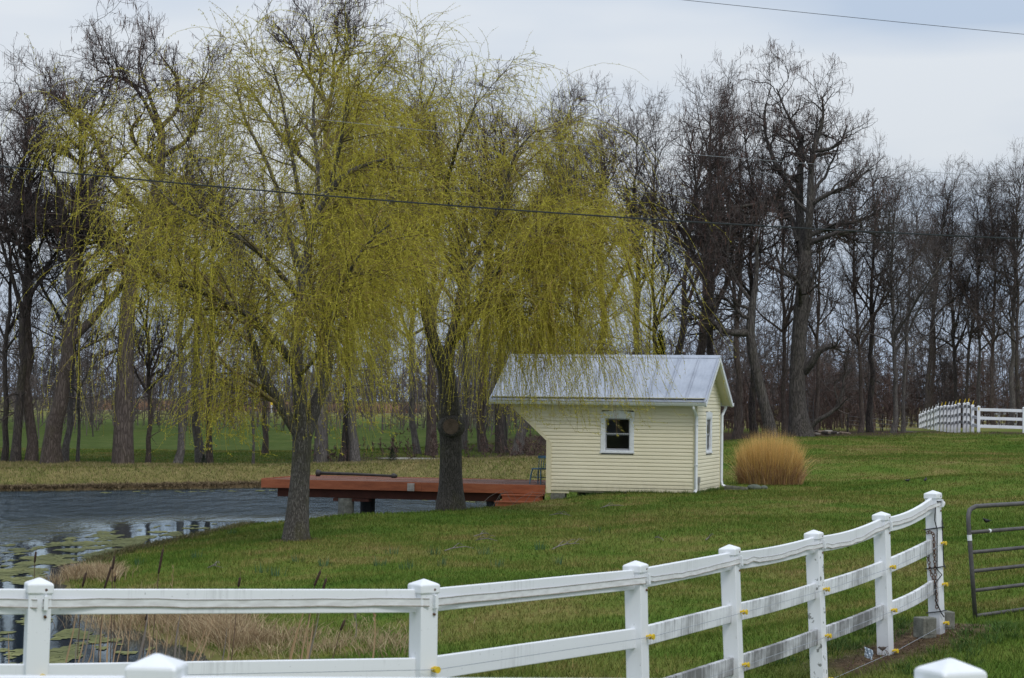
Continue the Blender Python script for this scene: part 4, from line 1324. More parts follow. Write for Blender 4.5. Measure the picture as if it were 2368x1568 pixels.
# near fence: two posts and its top rail just below the frame
fence2 = thing('rail_fence', 'nearest white vinyl fence, only two post caps showing at the bottom edge', 'fence', (0, 6.0, .35))
nt = [U(-1470, 1500, 6.0), U(363, 1508, 6.07), U(2197, 1519, 6.0), U(4000, 1530, 5.9)]
for t_, ang in zip(nt, (-4, -6, 24, 24)):
    make_post(fence2, t_, t_ - Vector((0, 0, PH)), Vector((math.cos(R_(ang)), math.sin(R_(ang)), 0)), .127)
for a, b in zip(nt[:-1], nt[1:]):
    for k in range(3):
        dz = Vector((0, 0, -RC[k] - .0))
        make_rail(fence2, a + dz, b + dz, 'rail_clean')

# far fence on the crest: three rails, an arc of posts that turns a corner
def Z5(zx, zy): return ((3600 + zx / 4.774) * .57788, (1550 + zy / 4.774) * .57788)
FX = [(380, 512, 148), (430, 487, 144.5), (480, 458, 141.5), (545, 438, 138.5), (610, 413, 135.5), (675, 388, 132.5), (722, 358, 130), (790, 350, 127.8), (858, 337, 125.4), (926, 339, 123),
      (993, 334, 120.8), (1055, 319, 118.6), (1128, 294, 116.4), (1230, 290, 114.2), (1300, 281, 112), (1385, 327, 110), (1502, 347, 108), (2372, 372, 107.6), (3250, 390, 107.4)]
FT = [U(*Z5(a, b), d) for a, b, d in FX]
fence3 = thing('rail_fence', 'white three rail fence on the crest, its row of posts tipped with yellow insulators', 'fence', (FT[16].x, FT[16].y, FT[16].z - 1.4))
for i, t_ in enumerate(FT):
    j = min(i, len(FT) - 2)
    d_ = FT[j + 1] - FT[j]; d_.z = 0
    if i == 16: d_ = Vector((1, -.1, 0))
    po = make_post(fence3, t_, t_ - Vector((0, 0, 1.42)), d_.normalized(), .15, 'post_vinyl')
    if i < 16:
        mb = MB(); zt = 1.42 + .25
        mb.tube([(0, 0, zt - .02), (.0, .03, zt + .10), (.02, .055, zt + .19)], [.022, .024, .02], 6)
        mb.build('insulator', M['yellow'] if i in (7, 8, 11, 12, 13, 14, 15) else M['tape'], po)
    elif i == 16:
        mb = MB(); mb.box((0, -.08, 1.42 + .25 - .16), (.05, .02, .14)); mb.build('insulator', M['yellow'], po)
for i in range(len(FT) - 1):
    for k, dz in enumerate((.20, .62, 1.02)):
        make_rail(fence3, FT[i] - Vector((0, 0, dz)), FT[i + 1] - Vector((0, 0, dz)), ('rail_arc' if i < 15 else 'rail_clean'), hgt=.15)
FB = [(760, 560, 183), (1130, 530, 176), (1530, 490, 170), (1890, 466, 165), (2250, 450, 161), (2650, 430, 157), (3050, 415, 153)]
BT = [U(*Z5(a, b), d) for a, b, d in FB]
fence4 = thing('rail_fence', 'farther white fence seen through the rails of the fence on the crest', 'fence', (BT[2].x, BT[2].y, BT[2].z - 1.4))
for i, t_ in enumerate(BT):
    j = min(i, len(BT) - 2)
    d_ = BT[j + 1] - BT[j]; d_.z = 0
    make_post(fence4, t_, t_ - Vector((0, 0, 1.6)), d_.normalized(), .15)
for a, b in zip(BT[:-1], BT[1:]):
    for dz in (.17, .57, .97):
        make_rail(fence4, a - Vector((0, 0, dz)), b - Vector((0, 0, dz)), 'rail_clean', hgt=.15)

# ------------------------------------------------------------------ grey tube gate
g0 = U(2236, 1172, 24.9); g0b = U(2255, 1436, 24.9)
gdir = (U(2367, 1150, 25.6) - U(2236, 1172, 24.9)); gdir.z = 0; gdir.normalize()
gdir = Vector((math.sin(R_(40)), math.cos(R_(40)), 0))
gup = (g0 - g0b).normalized()
gate = thing('tube_gate', 'open grey steel tube field gate with six bars at the right edge', 'gate', g0b)
def gp(s, h): return gdir * s + gup * h
HG_ = (g0 - g0b).length
GL = 3.6
mb = MB()
rr = .16
mb.tube([gp(0, 0), gp(0, HG_ * .5), gp(0, HG_ - rr - .02), gp(.012, HG_ - rr * .6), gp(.05, HG_ - rr * .22), gp(.11, HG_ - .02), gp(.2, HG_), gp(GL * .5, HG_), gp(GL - .2, HG_), gp(GL - .03, HG_ - .1), gp(GL, HG_ - .25), gp(GL, 0)], .026, 12)
mb.build('outer_frame', M['gate'], gate, smooth=True)
for h_ in (.775, .60, .435, .265, .045):
    mb = MB(); mb.tube([gp(.02, HG_ * h_), gp(GL * .5, HG_ * h_), gp(GL - .02, HG_ * h_)], .022, 10); mb.build('bar', M['gate'], gate, smooth=True)
for s_ in (1.8,):
    mb = MB(); mb.tube([gp(s_, .04), gp(s_, HG_)], .018, 8); mb.build('brace', M['gate'], gate)
mb = MB(); mb.tube([gp(0, HG_ * .705), gp(0, HG_ * .755)], .0275, 12); mb.build('reflector', M['white'], gate)
mb = MB(); mb.tube([gp(.46, HG_ * .775), gp(.50, HG_ * .775)], .0235, 10); mb.build('reflector', M['white'], gate)

# chain, cord and blocks at the end post
ep_t, ep_b = tops[7], bases[7]
def ep(h, lx, ly):   # height above base, local x/y in post frame
    mm = LM[posts[7].name]
    return Vector(fence.location) + (mm @ Vector((lx, ly, h + .25)))
fc = -1.0
chain = thing('chain', 'rusty chain hanging in a loop from the end post', 'chain', ep(.98, -.08, 0))
def chain_links(pts, n_, rad=.017):
    pts = [Vector(p) for p in pts]
    ls = [0]
    for a, b in zip(pts[:-1], pts[1:]): ls.append(ls[-1] + (b - a).length)
    for k in range(n_):
        t = (k + .5) / n_ * ls[-1]
        j = max(q for q in range(len(ls) - 1) if ls[q] <= t)
        a, b = pts[j], pts[j + 1]
        c = a.lerp(b, (t - ls[j]) / max(1e-6, ls[j + 1] - ls[j]))
        d_ = (b - a).normalized()
        s_ = d_.cross(Vector((0, 1, 0) if k % 2 else (1, 0.3, 0))).normalized()
        hl = ls[-1] / n_ * .62
        mb = MB()
        ring = [c + d_ * math.cos(2 * PI * q / 10) * hl + s_ * math.sin(2 * PI * q / 10) * rad * .75 for q in range(11)]
        mb.tube(ring, .0042, 5, caps=False)
        mb.build('link', M['rust'], chain)
O_ = Vector(chain.location)
chain_links([ep(.985, -.066, .055) - O_, ep(1.0, -.078, .015) - O_, ep(.98, -.085, -.03) - O_, ep(.6, -.085, -.036) - O_, ep(.22, -.08, -.04) - O_], 26)
chain_links([ep(.80, -.075, .05) - O_, ep(.62, -.082, .02) - O_, ep(.45, -.088, -.03) - O_], 11)
cord = thing('cord', 'black rubber cord wound round the end post beside the gate', 'cord', ep(1.25, .07, 0))
O_ = Vector(cord.location)
def loopz(h, tilt=.02):
    return [ep(h, -.075, .075) - O_, ep(h + tilt, -.075, -.075) - O_, ep(h + tilt, .075, -.078) - O_, ep(h, .077, .075) - O_, ep(h, -.075, .075) - O_]
mb = MB(); mb.tube(loopz(1.02), .006, 6); mb.build('loop', M['black'], cord)
mb = MB(); mb.tube(loopz(.62), .006, 6); mb.build('loop', M['black'], cord)
mb = MB(); mb.tube(loopz(.17), .005, 6); mb.build('loop', M['black'], cord)
mb = MB(); mb.tube([ep(1.31, -.06, -.07) - O_, ep(1.30, .03, -.08) - O_, ep(1.27, .085, -.05) - O_, ep(1.2, .10, -.04) - O_, ep(1.05, .03, -.085) - O_, ep(1.0, .08, -.06) - O_, ep(.85, .105, -.05) - O_, ep(.68, .10, -.05) - O_, ep(.62, .06, -.085) - O_], .006, 6); mb.build('strand', M['black'], cord)
mb = MB(); mb.tube([ep(1.25, -.085, -.06) - O_, ep(1.12, -.09, -.05) - O_, ep(1.02, -.08, -.07) - O_, ep(.62, -.09, -.06) - O_, ep(.56, -.03, -.085) - O_, ep(.48, -.10, -.04) - O_, ep(.3, -.12, -.05) - O_, ep(.18, -.07, -.08) - O_, ep(.13, -.01, -.085) - O_], .006, 6); mb.build('strand', M['black'], cord)
rope = thing('rope_end', 'frayed white tape end knotted at the top of the end post', 'rope', ep(1.27, .08, -.05))
mb = MB(); O_ = Vector(rope.location)
mb.tube([ep(1.27, .06, -.085) - O_, ep(1.27, .10, -.06) - O_, ep(1.23, .13, -.02) - O_, ep(1.18, .22, .03) - O_, ep(1.16, .30, .05) - O_], [.016, .016, .008, .008, .006], 6)
mb.ball(ep(1.28, .085, -.07) - O_, (.026, .026, .03))
mb.build('knot', M['tape'], rope)
for px_, py_, nm_lab, sz_, rz_ in ((2138, 1446, 'concrete block leaning on the left of the end post', (.17, .17, .21), .5), (2182, 1436, 'concrete block half hidden behind the right of the end post', (.17, .17, .19), .3)):
    d_ = 22.2 if px_ < 2150 else 22.75
    p = U(px_, py_, d_); p.z = min(p.z, gz(p.x, p.y) + .01)
    t_ = thing('concrete_block', nm_lab, 'block', p, rz_)
    mb = MB(); mb.box((0, 0, sz_[2] / 2 - .02), sz_)
    o = mb.build('body', M['concrete'], t_, bevel=.012)
    mb = MB(); mb.box((0, -sz_[1] / 2 - .001, sz_[2] / 2 - .02), (.09, .012, .12)); mb.build('recess', M['concrete'], t_)
#@@FENCEEND
# ------------------------------------------------------------------ tree building
def norm(a): return a / np.maximum(np.linalg.norm(a, axis=-1, keepdims=True), 1e-9)
def tubes(P, R, S_=5, rng=None):
    """P (B,N,3) centre lines, R (B,N) radii -> verts, quads"""
    B, N, _ = P.shape
    T = norm(np.gradient(P, axis=1))
    ch = P[:, -1] - P[:, 0]
    ref = np.stack([-ch[:, 1], ch[:, 0], np.zeros(B)], -1)
    bad = np.linalg.norm(ref, axis=1) < 1e-4
    ref[bad] = (1, 0, 0)
    ref = norm(ref)[:, None, :]
    u = norm(ref - (ref * T).sum(-1, keepdims=True) * T)
    v = np.cross(T, u)
    a = np.arange(S_) * 2 * np.pi / S_
    ring = P[:, :, None, :] + R[:, :, None, None] * (u[:, :, None, :] * np.cos(a)[None, None, :, None] + v[:, :, None, :] * np.sin(a)[None, None, :, None])
    V = ring.reshape(-1, 3)
    b = (np.arange(B) * N * S_)[:, None, None]
    i = (np.arange(N - 1) * S_)[None, :, None]
    k = np.arange(S_)[None, None, :]
    k2 = (k + 1) % S_
    Qd = np.stack([b + i + k, b + i + k2, b + i + S_ + k2, b + i + S_ + k], -1).reshape(-1, 4)
    return V, Qd
def join(parts):
    Vs, Qs, o = [], [], 0
    for V, q in parts:
        Vs.append(V); Qs.append(q + o); o += len(V)
    return np.concatenate(Vs), np.concatenate(Qs)
def spawn(P, R, n, rng, t0, t1, ang, angv, length, N, up=0.0, wig=0.1, out=0.0, rr=0.6, rmin=0.004, taper=0.25, weight=None, drift=(0, 0, 0), tpow=1.0, lenfall=0.4, rabs=None, center=None, rmax=1.0):
    """n children on parents P (B,N,3); up = tropism per step (negative droops)"""
    B, NP_, _ = P.shape
    Ln = np.linalg.norm(np.diff(P, axis=1), axis=-1).sum(1)
    w = Ln if weight is None else weight
    pi = rng.choice(B, n, p=w / w.sum())
    t = t0 + (t1 - t0) * rng.rand(n) ** tpow
    f = t * (NP_ - 1); i0 = np.minimum(f.astype(int), NP_ - 2); fr = (f - i0)[:, None]
    p = P[pi, i0] * (1 - fr) + P[pi, i0 + 1] * fr
    tg = norm(P[pi, i0 + 1] - P[pi, i0])
    pr = R[pi, i0] * (1 - fr[:, 0]) + R[pi, i0 + 1] * fr[:, 0]
    rd = rng.normal(size=(n, 3))
    if out and center is not None:
        o_ = p - center; o_[:, 2] = 0
        rd = norm(rd) + out * norm(o_)
    side = norm(rd - (rd * tg).sum(-1, keepdims=True) * tg)
    a = np.radians(rng.normal(ang, angv, n))[:, None]
    d = np.cos(a) * tg + np.sin(a) * side
    L_ = length * (1 - lenfall * (t - t0) / max(1e-6, t1 - t0)) * rng.uniform(.65, 1.35, n)
    st = L_ / (N - 1)
    pts = [p]
    for k in range(N - 1):
        d = norm(d + wig * rng.normal(size=(n, 3)) + np.array([0, 0, up]) + np.array(drift))
        p = p + d * st[:, None]
        pts.append(p)
    C = np.stack(pts, 1)
    r0 = np.clip(pr * rr, rmin, rmax) if rabs is None else np.full(n, rabs) * rng.uniform(.7, 1.3, n)
    RR = r0[:, None] * (1 - (1 - taper) * np.linspace(0, 1, N))[None, :]
    return C, np.maximum(RR, rmin * .6)
def resample(pts, n):
    pts = np.array(pts, dtype=float)
    d = np.concatenate([[0], np.cumsum(np.linalg.norm(np.diff(pts[:, :3], axis=0), axis=1))])
    t = np.linspace(0, d[-1], n)
    c = np.stack([np.interp(t, d, pts[:, q]) for q in range(pts.shape[1])], -1)
    for _ in range(2):
        c[1:-1] = c[1:-1] * .5 + (c[:-2] + c[2:]) * .25
    return c
def flat_strips(P, D, Ln, w, rng):
    """hanging flat pods"""
    n = len(P)
    a = rng.uniform(0, np.pi, n)
    s = np.stack([np.cos(a), np.sin(a), np.zeros(n)], -1) * w / 2
    m = P + D * Ln[:, None] * .5
    q = P + D * Ln[:, None] + rng.normal(0, .02, (n, 3))
    V = np.stack([P - s * .5, P + s * .5, m + s, m - s, q + s * .3, q - s * .3], 1).reshape(-1, 3)
    b = np.arange(n)[:, None] * 6
    Q_ = np.concatenate([b + np.array([[0, 1, 2, 3]]), b + np.array([[3, 2, 4, 5]])])
    return V, Q_
def grow_crown(limbs, rng, c, center, H):
    """limbs: list of (P,R) batches already built; returns trunk parts and crown parts"""
    trunk, crown = [], []
    LP = np.concatenate([l[0] for l in limbs]); LR = np.concatenate([l[1] for l in limbs])
    P2, R2 = spawn(LP, LR, c['n2'], rng, c.get('t2', .25), 1.0, 48, 14, c['l2'], 8, up=c.get('up2', .07), wig=c['wig'], rr=.62, rmin=.014, taper=.3, out=c.get('out', .3), center=center)
    P3, R3 = spawn(np.concatenate([P2]), R2, c['n3'], rng, .15, 1.0, 48, 16, c['l3'], 6, up=c.get('up3', .06), wig=c['wig'] * 1.15, rr=.62, rmin=.009, taper=.4)
    P3b, R3b = spawn(LP, LR, c['n3'] // 5, rng, .3, 1.0, 55, 16, c['l3'] * 1.1, 6, up=.05, wig=c['wig'] * 1.15, rr=.3, rmin=.010, taper=.4, rmax=.03)
    P3 = np.concatenate([P3, P3b]); R3 = np.concatenate([R3, R3b])
    P4, R4 = spawn(P3, R3, c['n4'], rng, .1, 1.0, 45, 18, c['l4'], 4, up=c.get('up4', .05), wig=c['wig'] * 1.2, rr=.7, rmin=.0065, taper=.6)
    trunk += [tubes(P2, R2, 5)]
    crown += [tubes(P3, R3, 4), tubes(P4, R4, 3)]
    pods = None
    if c.get('pods'):
        hi = P4[:, -1, 2]
        w = np.clip((hi / H - .45), 0.02, 1) ** 1.3
        pi = rng.choice(len(P4), c['pods'], p=w / w.sum())
        pp = P4[pi, rng.randint(1, 4, c['pods'])]
        D = norm(np.stack([rng.normal(0, .16, c['pods']), rng.normal(0, .16, c['pods']), -np.ones(c['pods'])], -1))
        pods = flat_strips(pp, D, rng.uniform(.18, .42, c['pods']), .020, rng)
    return trunk, crown, pods
def finish_tree(name, root, trunk, crown, pods, bark_m, twig_m):
    V, q = join(trunk)
    t = link('trunk', mesh_np('trunk', V, q, smooth=True), root, bark_m)
    V, q = join(crown)
    c = link('crown', mesh_np('crown', V, q), root, twig_m)
    if pods is not None:
        p = link('seed_pods', mesh_np('seed_pods', pods[0], pods[1]), c, M['pod'])
        p['kind'] = 'stuff'
    return root
def trunk_line(rng, H, r0, wig, top=.9, N=18, fork=None, lean=(0, 0)):
    t = np.linspace(0, 1, N)
    w = np.cumsum(rng.normal(0, wig, (N, 2)), 0) * H / N
    w -= w[0]; 
    P = np.stack([w[:, 0] + lean[0] * H * t, w[:, 1] + lean[1] * H * t, t * H * top], -1)
    P[0, 2] = -.35
    R = r0 * (1 - .9 * t ** 1.15) 
    R = R * (1 + .55 * np.exp(-t * H / .55))
    return P[None], R[None]
def bare_proto(seed, H=18.0, r0=.26, wig=.10, crown_start=.35, nl=16, ll=.30, ang=46, tw=.16, n2=110, n3=700, n4=3600, pods=0, up1=.06, fork=0):
    rng = np.random.RandomState(seed)
    TP, TR = trunk_line(rng, H, r0, wig)
    limbs = [(TP, TR)]
    parts = [tubes(TP, TR, 9)]
    P1, R1 = spawn(TP, TR, nl, rng, crown_start, .97, ang, 12, H * ll, 12, up=up1, wig=tw, rr=.62, rmin=.03, taper=.22, lenfall=.55)
    if fork:
        Pf, Rf = spawn(TP, TR, fork, rng, .28, .5, 22, 6, H * .55, 12, up=.04, wig=tw * .7, rr=.8, rmin=.05, taper=.2)
        P1 = np.concatenate([P1, Pf]); R1 = np.concatenate([R1, Rf])
    parts.append(tubes(P1, R1, 6))
    up = TP.shape[1] // 2
    tt = resample(np.concatenate([TP[0], TR[0][:, None]], 1)[up:], 12)
    limbs = [(P1, R1), (tt[None, :, :3], tt[None, :, 3])]
    # low dead snags
    Pd, Rd = spawn(TP, TR, 7, rng, .12, .4, 75, 15, H * .10, 6, up=-.01, wig=.2, rr=.2, rmin=.012, taper=.3, rmax=.04)
    parts.append(tubes(Pd, Rd, 4))
    c = dict(n2=n2, l2=H * .13, n3=n3, l3=H * .066, n4=n4, l4=H * .036, wig=tw, pods=pods)
    trunk, crown, pd = grow_crown(limbs, rng, c, np.zeros(3), H)
    return parts + trunk, crown, pd
SPECS = {   # seed, keyword changes; every prototype is 18 m tall
    'pod_broad': dict(seed=1, r0=.34, wig=.10, crown_start=.36, nl=15, ll=.36, tw=.20, n2=130, n3=760, n4=3300, pods=1100, fork=2),
    'pod_narrow': dict(seed=2, r0=.24, wig=.10, crown_start=.42, nl=17, ll=.25, tw=.18, n2=110, n3=620, n4=2800, pods=800),
    'pod_tall': dict(seed=3, r0=.27, wig=.13, crown_start=.45, nl=15, ll=.27, tw=.20, n2=110, n3=620, n4=2800, pods=850, fork=1),
    'slim': dict(seed=4, r0=.15, wig=.08, crown_start=.30, nl=22, ll=.20, tw=.12, n2=110, n3=640, n4=2900, ang=40),
    'slim_fork': dict(seed=5, r0=.17, wig=.09, crown_start=.32, nl=18, ll=.22, tw=.13, n2=110, n3=640, n4=2900, ang=38, fork=2),
    'spread': dict(seed=6, r0=.22, wig=.10, crown_start=.28, nl=20, ll=.28, tw=.16, n2=130, n3=700, n4=3200, ang=52, fork=2),
    'sapling': dict(seed=7, r0=.12, wig=.07, crown_start=.16, nl=26, ll=.20, tw=.12, n2=150, n3=800, n4=3800, ang=48),
}
BARKS = {'brown': ('bark_brown', 'twig_dark'), 'grey': ('bark_grey', 'twig_grey'), 'dark': ('bark_dark', 'twig_dark'), 'red': ('bark_brown', 'twig_red')}
PROTO_ME = {}
def proto_mesh(kind, look):
    if (kind, look) in PROTO_ME: return PROTO_ME[(kind, look)]
    base = [v for (k_, l_), v in PROTO_ME.items() if k_ == kind]
    if base:
        t, c, p = base[0][0].copy(), base[0][1].copy(), base[0][2]
        t.materials.clear(); c.materials.clear()
    else:
        parts, crown, pods = bare_proto(**SPECS[kind])
        V, q = join(parts); t = mesh_np('trunk', V, q, smooth=True)
        V, q = join(crown); c = mesh_np('crown', V, q)
        p = None
        if pods is not None:
            p = mesh_np('seed_pods', *pods); p.materials.append(M['pod'])
    t.materials.append(M[BARKS[look][0]]); c.materials.append(M[BARKS[look][1]])
    PROTO_ME[(kind, look)] = (t, c, p)
    return PROTO_ME[(kind, look)]
TREE_GROUP = 'bare trees in the woods beyond the pond and lawn'
def bare_tree(px, dep, top_py, kind, look, label, w_px=None, rot=0.0, lean=0.0, spread=1.0):
    """px: image x of the trunk foot; top_py: image y its top reaches"""
    b = U(px, 1000, dep)
    z = gz(b.x, b.y)
    top = U(px, top_py, dep)
    H = max(3.0, top.z - z)
    tm, cm, pmesh = proto_mesh(kind, look)
    root = thing('bare_tree', label, 'tree', (b.x, b.y, z - .05), rot, TREE_GROUP)
    s = H / 17.6
    root.rotation_euler = (0, R_(lean), rot) if False else (0, 0, rot)
    if lean:
        root.rotation_mode = 'QUATERNION'
        from mathutils import Quaternion
        root.rotation_quaternion = Quaternion((0, 1, 0), R_(lean)) @ Quaternion((0, 0, 1), rot)
    root.scale = (s * spread, s * spread, s)
    t = link('trunk', tm, root)
    if w_px:      # thicker or thinner trunk: scale of its radius is set by the spread of the whole tree
        pass
    c = link('crown', cm, root)
    if pmesh is not None:
        p = link('seed_pods', pmesh, c)
        p['kind'] = 'stuff'
    return root

# ---- hero trees traced from the photograph: limbs as (px, py, extra depth, width px)
def limb(dep, pts, n=14):
    out_ = []
    for px, py, dd, w in pts:
        p = U(px, py, dep + dd)
        out_.append((p.x, p.y, p.z, w / 2 / ppm(dep + dd)))
    c = resample(out_, n)
    return c[None, :, :3], c[None, :, 3]
def hero_tree(px, py, dep, limbs_px, label, bark_m, twig_m, seed, conf, group=TREE_GROUP, nsides=10):
    rng = np.random.RandomState(seed)
    foot = U(px, py, dep)
    foot.z = gz(foot.x, foot.y)
    off = np.array(foot)
    root = thing('bare_tree', label, 'tree', foot, 0, group)
    lb = []
    for k, l in enumerate(limbs_px):
        P_, R__ = limb(dep, l, 16)
        if k == 0:
            P_[0, 0, 2] = min(P_[0, 0, 2], foot.z - .3)
        lb.append((P_ - off, R__))
    parts = [tubes(P_, R__, nsides) for P_, R__ in lb]
    cr = [(P_[:, 4:], R__[:, 4:]) if k == 0 else (P_, R__) for k, (P_, R__) in enumerate(lb)]
    cr = [(resample(np.concatenate([P_[0], R__[0][:, None]], 1), 12)) for P_, R__ in cr]
    cr = [(c[None, :, :3], c[None, :, 3]) for c in cr]
    LP = np.concatenate([c[0] for c in cr]); LR = np.concatenate([c[1] for c in cr])
    P1, R1 = spawn(LP, LR, conf.get('n1', 16), rng, conf.get('t1', .35), 1, 50, 14, conf['l1'], 12, up=.05, wig=conf['wig'], rr=.55, rmin=.03, taper=.25, rmax=.14)
    parts.append(tubes(P1, R1, 6))
    top = LP[..., 2].max()
    trunk, crown, pods = grow_crown(cr[1:] + [(P1, R1)] if len(cr) > 1 else [(P1, R1)], rng, conf, np.array([0, 0, 0.]), top)
    finish_tree('bare_tree', root, parts + trunk, crown, pods, bark_m, twig_m)
    return root
hc = dict(l1=3.2, n2=140, l2=2.0, n3=850, l3=1.1, n4=3800, l4=.55, wig=.22, pods=1900)
# the big trunk left of the willow, and the tall one behind it
hero_tree(284, 1077, 88, [
    [(284, 1085, 0, 56), (284, 1040, 0, 46), (287, 900, 0, 40), (292, 780, 0, 38), (296, 660, 0, 34), (345, 500, .3, 30), (372, 420, 0, 25), (376, 350, 0, 20), (374, 300, 0, 15)],
    [(374, 320, 0, 14), (350, 265, .6, 10), (330, 225, .8, 8), (300, 185, .8, 7), (235, 172, 0, 5), (215, 190, 0, 3)],
    [(374, 300, 0, 14), (352, 240, -.8, 9), (335, 195, -.8, 7), (320, 140, -.6, 5), (328, 95, 0, 3)],
    [(376, 290, 0, 12), (412, 255, .5, 9), (418, 205, .8, 6), (400, 165, 1, 5), (372, 130, 1, 3)],
    [(376, 360, 0, 13), (430, 330, -.5, 10), (452, 290, -.5, 8), (465, 250, -.8, 6), (470, 190, -.8, 4)],
    [(372, 400, 0, 12), (320, 350, .8, 9), (300, 300, .8, 7), (322, 270, .8, 5)],
    [(345, 500, .3, 18), (250, 400, -1, 13), (225, 330, -1.5, 10), (190, 265, -1.5, 8), (150, 250, -1, 5), (120, 215, -1, 3)],
    [(296, 640, 0, 12), (230, 560, 1, 9), (170, 520, 1, 7), (130, 500, 1, 4)],
    [(292, 800, 0, 10), (245, 820, .4, 6), (225, 835, .4, 4)]],
    'massive brown bare tree, thickest trunk on the far bank left of the willows', M['bark_brown'], M['twig_dark'], 41, dict(hc, n1=16))
hero_tree(742, 1078, 93, [
    [(742, 1085, 0, 40), (742, 1040, 0, 30), (745, 850, 0, 26), (750, 600, 0, 23), (762, 420, 0, 18), (748, 330, 0, 14), (758, 240, 0, 11)],
    [(758, 245, 0, 9), (775, 190, .2, 7), (768, 140, .3, 6), (784, 95, .3, 4.5), (776, 55, .2, 3.5), (786, 20, 0, 2)],
    [(757, 250, 0, 9), (738, 190, -.3, 6), (744, 130, -.3, 5), (722, 90, -.3, 4), (726, 55, -.3, 2)],
    [(770, 150, .3, 5), (796, 130, .8, 4), (812, 90, .8, 3), (806, 50, .8, 2)],
    [(762, 250, 0, 12), (700, 160, 1, 8), (670, 90, 1, 5), (640, 60, 1, 3)],
    [(766, 200, 0, 10), (800, 120, -1, 7), (806, 70, -1, 5), (800, 30, -1, 3)],
    [(756, 330, 0, 12), (830, 250, 1, 8), (860, 190, 1, 5), (890, 150, 1, 3)],
    [(756, 420, 0, 12), (660, 330, -1, 9), (600, 240, -1, 6), (560, 180, -1, 3)],
    [(752, 520, 0, 12), (860, 430, 1, 9), (930, 320, 1, 6), (1000, 230, 1, 4), (1010, 180, 1, 3)]],
    'tallest bare tree, rising above and behind the nearer willow', M['bark_grey'], M['twig_dark'], 42, dict(hc, n1=16))
# the great trunk at the edge of the lawn on the right, with its bent shoot and broken stub
hero_tree(1848, 1004, 106, [
    [(1853, 1012, 0, 70), (1850, 996, 0, 54), (1843, 950, 0, 39), (1842, 880, 0, 37), (1846, 800, 0, 36), (1852, 720, 0, 35), (1858, 640, 0, 32), (1862, 580, 0, 29)],
    [(1862, 590, 0, 26), (1850, 540, .4, 22), (1848, 480, .5, 20), (1848, 420, .5, 17), (1848, 380, .5, 14), (1862, 345, .5, 11), (1842, 300, 1, 8), (1815, 260, 1, 5), (1795, 205, 1, 3)],
    [(1864, 580, 0, 22), (1872, 500, -.6, 18), (1874, 420, -.6, 16), (1876, 370, -.6, 13), (1880, 340, -.6, 12), (1896, 300, -.6, 10), (1908, 270, -.6, 7), (1900, 225, -.6, 4)],
    [(1880, 350, -.6, 10), (1920, 345, -1, 8), (1944, 330, -1, 5), (1958, 290, -1, 3)],
    [(1846, 560, .2, 16), (1830, 500, 1, 13), (1800, 470, 1, 11), (1760, 468, 1, 9), (1720, 478, .6, 7), (1675, 480, .6, 5)],
    [(1846, 500, .5, 14), (1838, 440, 1.4, 11), (1800, 400, 1.4, 10), (1780, 350, 1.4, 8), (1765, 300, 1.4, 6), (1770, 240, 1.4, 4)],
    [(1878, 470, -.6, 12), (1920, 445, -1, 10), (1970, 430, -1, 8), (1994, 400, -1, 5), (2020, 390, -1, 3)],
    [(1866, 545, 0, 14), (1910, 530, 1, 11), (1960, 515, 1, 8), (2010, 505, 1, 6), (2040, 480, 1, 3)],
    [(1866, 565, 0, 14), (1930, 540, -1.3, 10), (1985, 530, -1.3, 7), (2030, 545, -1.3, 4)],
    [(1858, 860, 0, 22), (1876, 840, -.4, 19), (1892, 812, -.6, 16), (1912, 800, -.6, 13), (1930, 802, -.6, 9)],
    [(1868, 995, 0, 14), (1890, 968, -.3, 11), (1912, 962, -.4, 10), (1935, 945, -.4, 8), (1948, 912, -.4, 7), (1950, 870, -.3, 5), (1962, 830, -.3, 3)]],
    'great bare tree with the widest trunk at the lawn edge, broken stub on its right', M['bark_hero'], M['twig_dark'], 43, dict(hc, n1=20, l1=3.2, n2=170, n3=1000, n4=4600, pods=2400))
hero_tree(1783, 1000, 103, [
    [(1786, 1010, 0, 34), (1780, 990, 0, 28), (1766, 930, 0, 24), (1750, 870, 0, 24), (1738, 810, 0, 22), (1730, 770, 0, 23), (1735, 730, 0, 20), (1742, 690, 0, 15), (1752, 620, 0, 10), (1748, 540, 0, 6)],
    [(1728, 770, 0, 20), (1700, 770, -.3, 17), (1672, 768, -.4, 15), (1650, 750, -.4, 12), (1638, 735, -.4, 9), (1618, 700, -.4, 6), (1600, 650, -.4, 4)],
    [(1740, 700, 0, 10), (1700, 650, .5, 7), (1680, 590, .5, 5), (1690, 520, .5, 3)]],
    'leaning dark grey bare tree with one crooked limb reaching left over the shed', M['bark_hero'], M['twig_dark'], 44, dict(hc, n1=10, l1=2.2, n2=70, n3=420, n4=2200, pods=600))

